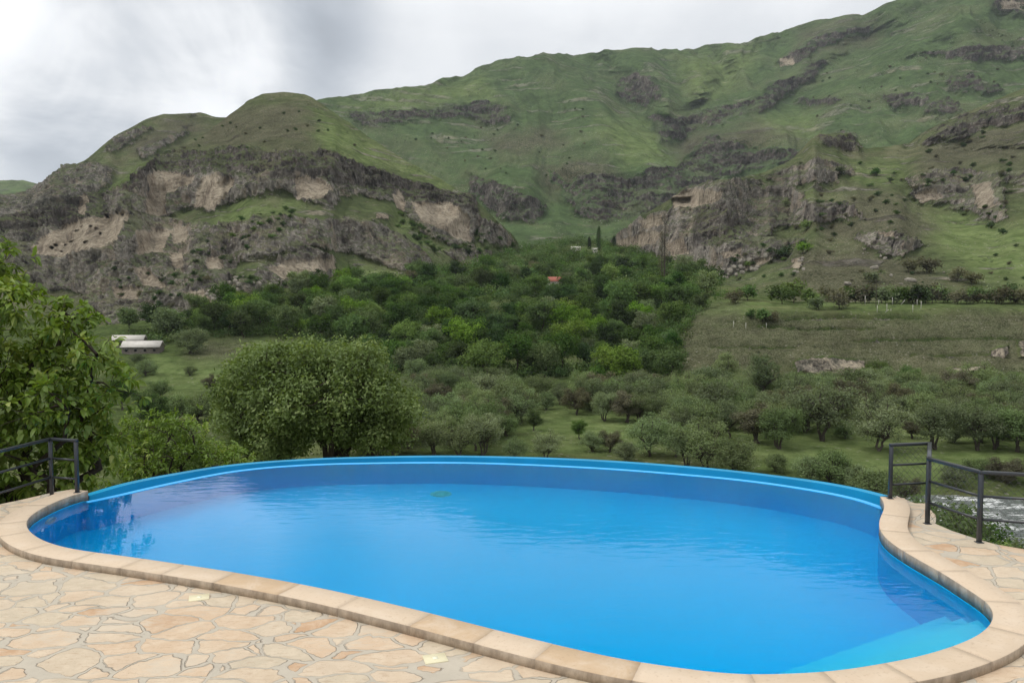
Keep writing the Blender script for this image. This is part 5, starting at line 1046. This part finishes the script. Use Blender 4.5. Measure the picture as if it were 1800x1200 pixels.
# poplars
def poplar(u_, v_, h, Lr, bare, lab, rad=0.09, Yo=None):
    p = look(Lr, u_, v_); H = h * p[1] / F; rng = np.random.RandomState(int(u_)); b = MB(); b.tube([(0, 0, -1), (0, 0, H * 0.5), (0.1, 0, H)], [H * 0.012, H * 0.008, 0.05], 6); Cs = []
    for i in range(90):
        z = rng.uniform(0.1, 0.97) * H; r = H * rad * math.sin(math.pi * min(1, (z / H) * 0.85 + 0.12)) ** 0.7; a = rng.uniform(0, 6.28); e = np.array([math.cos(a) * r, math.sin(a) * r, z + r * 1.6]); b.tube([(0, 0, z), e * (0.6, 0.6, 1) - (0, 0, r * 0.7), e], [0.07, 0.04, 0.02], 3)
        n = 12 if bare else 60; Cs.append(e * rng.uniform(0.4, 1.0, (n, 1)) * (1, 1, 0) + (0, 0, z) + rng.normal(size=(n, 3)) * (0.25, 0.25, r))
    C2 = np.concatenate(Cs); V, Q = leaf_cards(C2, 0.45, 0.3, rng, None, 0.3); root = empty('poplar_tree', tuple(p)); tag(root, lab, 'poplar')
    link('trunk', b.mesh('trunk'), M['bark_pale' if bare else 'bark'], root); link('crown', mesh_np('crown', V, Q), M['leaf_brown' if bare else 'leaf_dark'], root)
poplar(1167, 500, 128, FL, True, 'very tall thin bare poplar in front of the right cliff')
poplar(1160, 498, 92, FL, True, 'shorter bare poplar touching the tall bare one')
poplar(1050, 440, 40, FL, False, 'slim dark poplar between the two cliffs', 0.13)
poplar(1034, 438, 20, FL, False, 'short dark poplar left of the slim one', 0.16)
poplar(1078, 440, 24, FL, False, 'dark poplar right of the slim one near the cliff foot', 0.15)
p = look(FL, 817, 692); root = empty('dead_shrub', tuple(p)); tag(root, 'leafless grey brown shrub with bare upright branches below the wood', 'dead shrub'); b = MB(); rng = np.random.RandomState(3)
for i in range(26):
    e = np.array([rng.uniform(-3.4, 3.4), rng.uniform(-2, 2), rng.uniform(3, 6.2)]); q = limb(b, (e[0] * 0.1, 0, -0.2), e, 0.12, 0.03, rng, 5, 0.0, 4)
    for _ in range(5): limb(b, q[rng.randint(2, 5)], e + rng.normal(size=3) * (1.0, 1.0, 0.7), 0.05, 0.02, rng, 3, 0, 3)
b.build('branches', M['bark_pale'], root)
# ------------------------------------------------------------------ boulders
def boulder_mesh(seed):
    bm = bmesh.new(); bmesh.ops.create_icosphere(bm, subdivisions=3, radius=1); V = np.array([v.co[:] for v in bm.verts]); d = 1 + 0.35 * fbm(V * 1.3 + seed * 7, 3, seed); V2 = V * d[:, None]
    q = np.round(V2 * 2.2) / 2.2; V2 = V2 * 0.55 + q * 0.45
    for v, c in zip(bm.verts, V2): v.co = c
    me = bpy.data.meshes.new('boulder'); bm.to_mesh(me); bm.free(); me.materials.append(M['boulder']); return me
BMs = [boulder_mesh(i) for i in range(4)]
def boulder(Lr, u_, v_, w_, h_, lab, group=None):
    p = look(Lr, u_, v_); sx, sz = w_ * p[1] / F / 2, h_ * p[1] / F / 2; o = link('boulder', rnd.choice(BMs), None, None, tuple(p + (0, 0, sz * 0.4))); o.scale = (sx, sx * 0.8, sz); o.rotation_euler = (rnd.uniform(-.2, .2), rnd.uniform(-.2, .2), rnd.uniform(0, 6)); tag(o, lab, 'boulder', group)
for a in [(1596, 494, 20, 8, 'widest pale boulder on the right hill, below the shrub pair'), (1563, 485, 7, 6, 'small white boulder left of the shrub pair'), (1533, 472, 14, 8, 'pale boulder above the lone grey green shrub'), (1657, 479, 5, 3, 'tiny white boulder right of the shrub pair'), (1578, 500, 8, 3, 'flat pale stone left of the widest boulder'), (1487, 500, 16, 7, 'grey stone heap above the hedge row')]: boulder(RM, *a)
def bscatter(Lr, poly, n, wr, where, seed):
    r_ = random.Random(seed); pts = []; xs = [p[0] for p in poly]; ys = [p[1] for p in poly]; t_ = 0
    while len(pts) < n and t_ < 4000:
        t_ += 1; a, c = r_.uniform(min(xs), max(xs)), r_.uniform(min(ys), max(ys))
        if inpoly(a, c, poly): pts.append((a, c)); w_ = r_.uniform(*wr); boulder(Lr, a, c, w_, w_ * r_.uniform(0.5, 0.9), 'pale broken boulder ' + where, 'broken boulders ' + where)
bscatter(RM, [(1250, 488), (1300, 452), (1345, 452), (1330, 475), (1260, 496)], 26, (5, 14), 'at the foot of the right cliff', 1)
bscatter(RM, [(1380, 460), (1420, 450), (1410, 478), (1385, 482)], 10, (4, 10), 'beside the dark shrub on the right hill', 2)
bscatter(LM, [(330, 520), (420, 485), (470, 500), (420, 530), (340, 560)], 34, (5, 13), 'below the left cliff', 3)
bscatter(LM, [(470, 490), (600, 490), (580, 515), (480, 520)], 18, (4, 10), 'in front of the striped rock outcrop', 4)
bscatter(RM, [(1480, 440), (1570, 410), (1600, 440), (1540, 470)], 14, (4, 9), 'on the bare ridge of the right hill', 5)
# ------------------------------------------------------------------ buildings
def house(name, p, Lx, Ly, hw, hr, rz, wall_m, roof_m, lab, doors=2, cat='house'):
    root = empty(name, tuple(p), rz); tag(root, lab, cat); b = MB(); x, y = Lx / 2, Ly / 2
    V = [(-x, -y, -1.5), (x, -y, -1.5), (x, y, -1.5), (-x, y, -1.5), (-x, -y, hw), (x, -y, hw), (x, y, hw), (-x, y, hw), (-x, 0, hw + hr), (x, 0, hw + hr)]
    b.add(V, [(0, 1, 5, 4), (2, 3, 7, 6), (1, 2, 6, 5), (3, 0, 4, 7)], [(5, 6, 9), (7, 4, 8)]); b.build('wall', wall_m, root)
    b = MB(); o_ = 0.45; th = 0.14
    for s_ in (-1, 1):
        a = np.array([0, s_ * 0.02, hw + hr + 0.10]); e = np.array([0, s_ * (y + o_), hw - o_ * hr / y + 0.10]); up = nrmz(np.cross(np.array([1.0, 0, 0]), e - a)) * th * (1 if s_ < 0 else -1)
        if up[2] < 0: up = -up
        V = [a - (x + o_, 0, 0), a + (x + o_, 0, 0), e + (x + o_, 0, 0), e - (x + o_, 0, 0)]; V += [v + up for v in V]; b.add(V, [(0, 1, 2, 3), (4, 7, 6, 5), (0, 4, 5, 1), (1, 5, 6, 2), (2, 6, 7, 3), (3, 7, 4, 0)])
    b.build('roof', roof_m, root)
    for i in range(doors):
        xx = -x + (i + 0.5) * Lx / doors; b = MB(); b.box((xx, -y - 0.03, hw * 0.5), (0.9, 0.12, hw * 0.45)); w_ = b.build('window', M['dark'], root)
        b = MB(); b.box((xx, -y - 0.07, hw * 0.5 + hw * 0.25), (1.15, 0.1, 0.14)); b.build('lintel', M['housewall'], w_)
    return root
pA = look(FL, 250, 620); house('stone_hut', pA + (0, 0, 0.1), 13.5, 7.0, 2.3, 2.0, 0.14, M['stonewall'], M['tin'], 'long low stone hut with pale sheet roof on the left meadow', 4, 'hut')
pB = look(FL, 226, 606); house('stone_hut', pB + (0, 0, -0.3), 11.5, 5.0, 2.4, 1.6, 0.14, M['stonewall'], M['tin'], 'second pale roofed hut half hidden behind the long one', 2, 'hut')
pC = look(FL, 294, 585); house('shed', pC, 3.0, 3.0, 2.0, 0.7, 0.3, M['dark'], M['stonewall'], 'small dark shed at the foot of the left cliff', 1, 'shed')
pD = look(FL, 974, 506); house('red_roofed_house', pD + (0, 0, 0.6), 8.5, 7, 3.2, 2.6, 0.25, M['housewall'], M['redroof'], 'small house with red tiled roof among the dense trees', 2)
pE = look(FL, 1010, 441); house('white_roofed_house', pE + (0, 0, 0.2), 9, 6, 2.6, 1.4, 0.1, M['housewall'], M['white'], 'far white roofed house in the upper valley, left one', 2)
pE = look(FL, 1044, 443); house('white_roofed_house', pE + (0, 0, 0.2), 5, 4, 2.6, 1.0, -0.2, M['housewall'], M['white'], 'far small white house in the upper valley, right one', 1)
# garden posts and poles above the brown slope
for (a, v0, v1, lab) in [(1519, 535, 520, 'tallest pale post at the left end of the post group'), (1540, 549, 537, 'pale post in the front row, left'), (1543, 536, 527, 'thin short post behind the front row'), (1557, 546, 534, 'pale post in the middle of the front row'), (1567, 536, 523, 'pale post behind, right of the thin one'), (1602, 549, 536, 'pale post in the front row, right'), (1610, 537, 526, 'pale post carrying the short rail'), (1617, 542, 529, 'thin grey post at the right end'), (1565, 547, 543, 'short stub post in the front row'), (1288, 575, 564, 'garden fence post by the terraced field'), (1310, 577, 567, 'second garden fence post by the terraced field'), (1345, 576, 568, 'lone garden post left of the bank')]:
    p = look(FL, a, v0); H = (v0 - v1) * p[1] / F; root = empty('garden_post', tuple(p)); tag(root, lab, 'post', 'wooden posts above the brown slope'); b = MB(); b.box((0, 0, H / 2 - 0.2), (0.15, 0.15, H + 0.4)); b.build('post_shaft', M['white'], root)
    b = MB(); b.box((0, 0, H + 0.04), (0.2, 0.2, 0.08)); b.build('post_cap', M['white'], root)
for (a, lab) in [(((1581, 536), (1591, 527)), 'pale pole leaning to the right behind the post group'), (((1555, 549), (1562, 544)), 'short fallen pole leaning in the front row of posts'), (((1604, 534), (1610, 529)), 'short sloping rail at the right post pair')]:
    (a0, b0), (a1, b1) = a; p = look(FL, a0, b0); q = at_y(a1, b1, p[1]); b = MB(); b.bar(p, q, 0.14); tag(b.build('leaning_pole', M['white']), lab, 'pole')
p = look(FL, 1537, 540); b = MB(); H = 50 * p[1] / F; b.tube([p - (0, 0, 0.5), p + (0, 0, H)], [0.14, 0.09], 6); b.box(p + (0, 0, H * 0.93), (1.6, 0.12, 0.12)); tag(b.build('utility_pole', M['bark_pale']), 'thin grey utility pole rising from the hedge row', 'utility pole')
# ordinals: things that share a kind in one place are told apart by their order from the left
ords = ['first', 'second', 'third', 'fourth', 'fifth', 'sixth', 'seventh', 'eighth', 'ninth', 'tenth', 'eleventh', 'twelfth', 'thirteenth', 'fourteenth', 'fifteenth', 'sixteenth', 'seventeenth', 'eighteenth', 'nineteenth', 'twentieth'] + ['twenty ' + x for x in ['first', 'second', 'third', 'fourth', 'fifth', 'sixth', 'seventh', 'eighth', 'ninth']] + ['thirtieth'] + ['thirty ' + x for x in ['first', 'second', 'third', 'fourth', 'fifth', 'sixth', 'seventh', 'eighth', 'ninth']]
same = {}
for o in C.objects:
    if o.parent is None and 'label' in o.keys() and 'category' in o.keys(): same.setdefault(o['label'], []).append(o)
for lab, os_ in same.items():
    if len(os_) < 2: continue
    os_.sort(key=lambda o: o.location[0] / o.location[1])
    for i, o in enumerate(os_):
        if i < len(ords): o['label'] = '%s, %s from the left' % (lab, ords[i])
#@@PART5
# ------------------------------------------------------------------ the air
m = bpy.data.materials.new('air'); m.use_nodes = True; m.node_tree.nodes.clear(); ng = NG(m.node_tree); ou = ng.n('ShaderNodeOutputMaterial'); pv_ = ng.n('ShaderNodeVolumePrincipled')
pv_.inputs['Color'].default_value = (0.86, 0.92, 1.0, 1); pv_.inputs['Density'].default_value = 0.000042; pv_.inputs['Anisotropy'].default_value = 0.2; m.node_tree.links.new(pv_.outputs[0], ou.inputs['Volume'])
b = MB(); b.box((0, 0, 570), (18600, 18600, 1262)); hz = b.build('haze', m); tag(hz, kind='stuff')
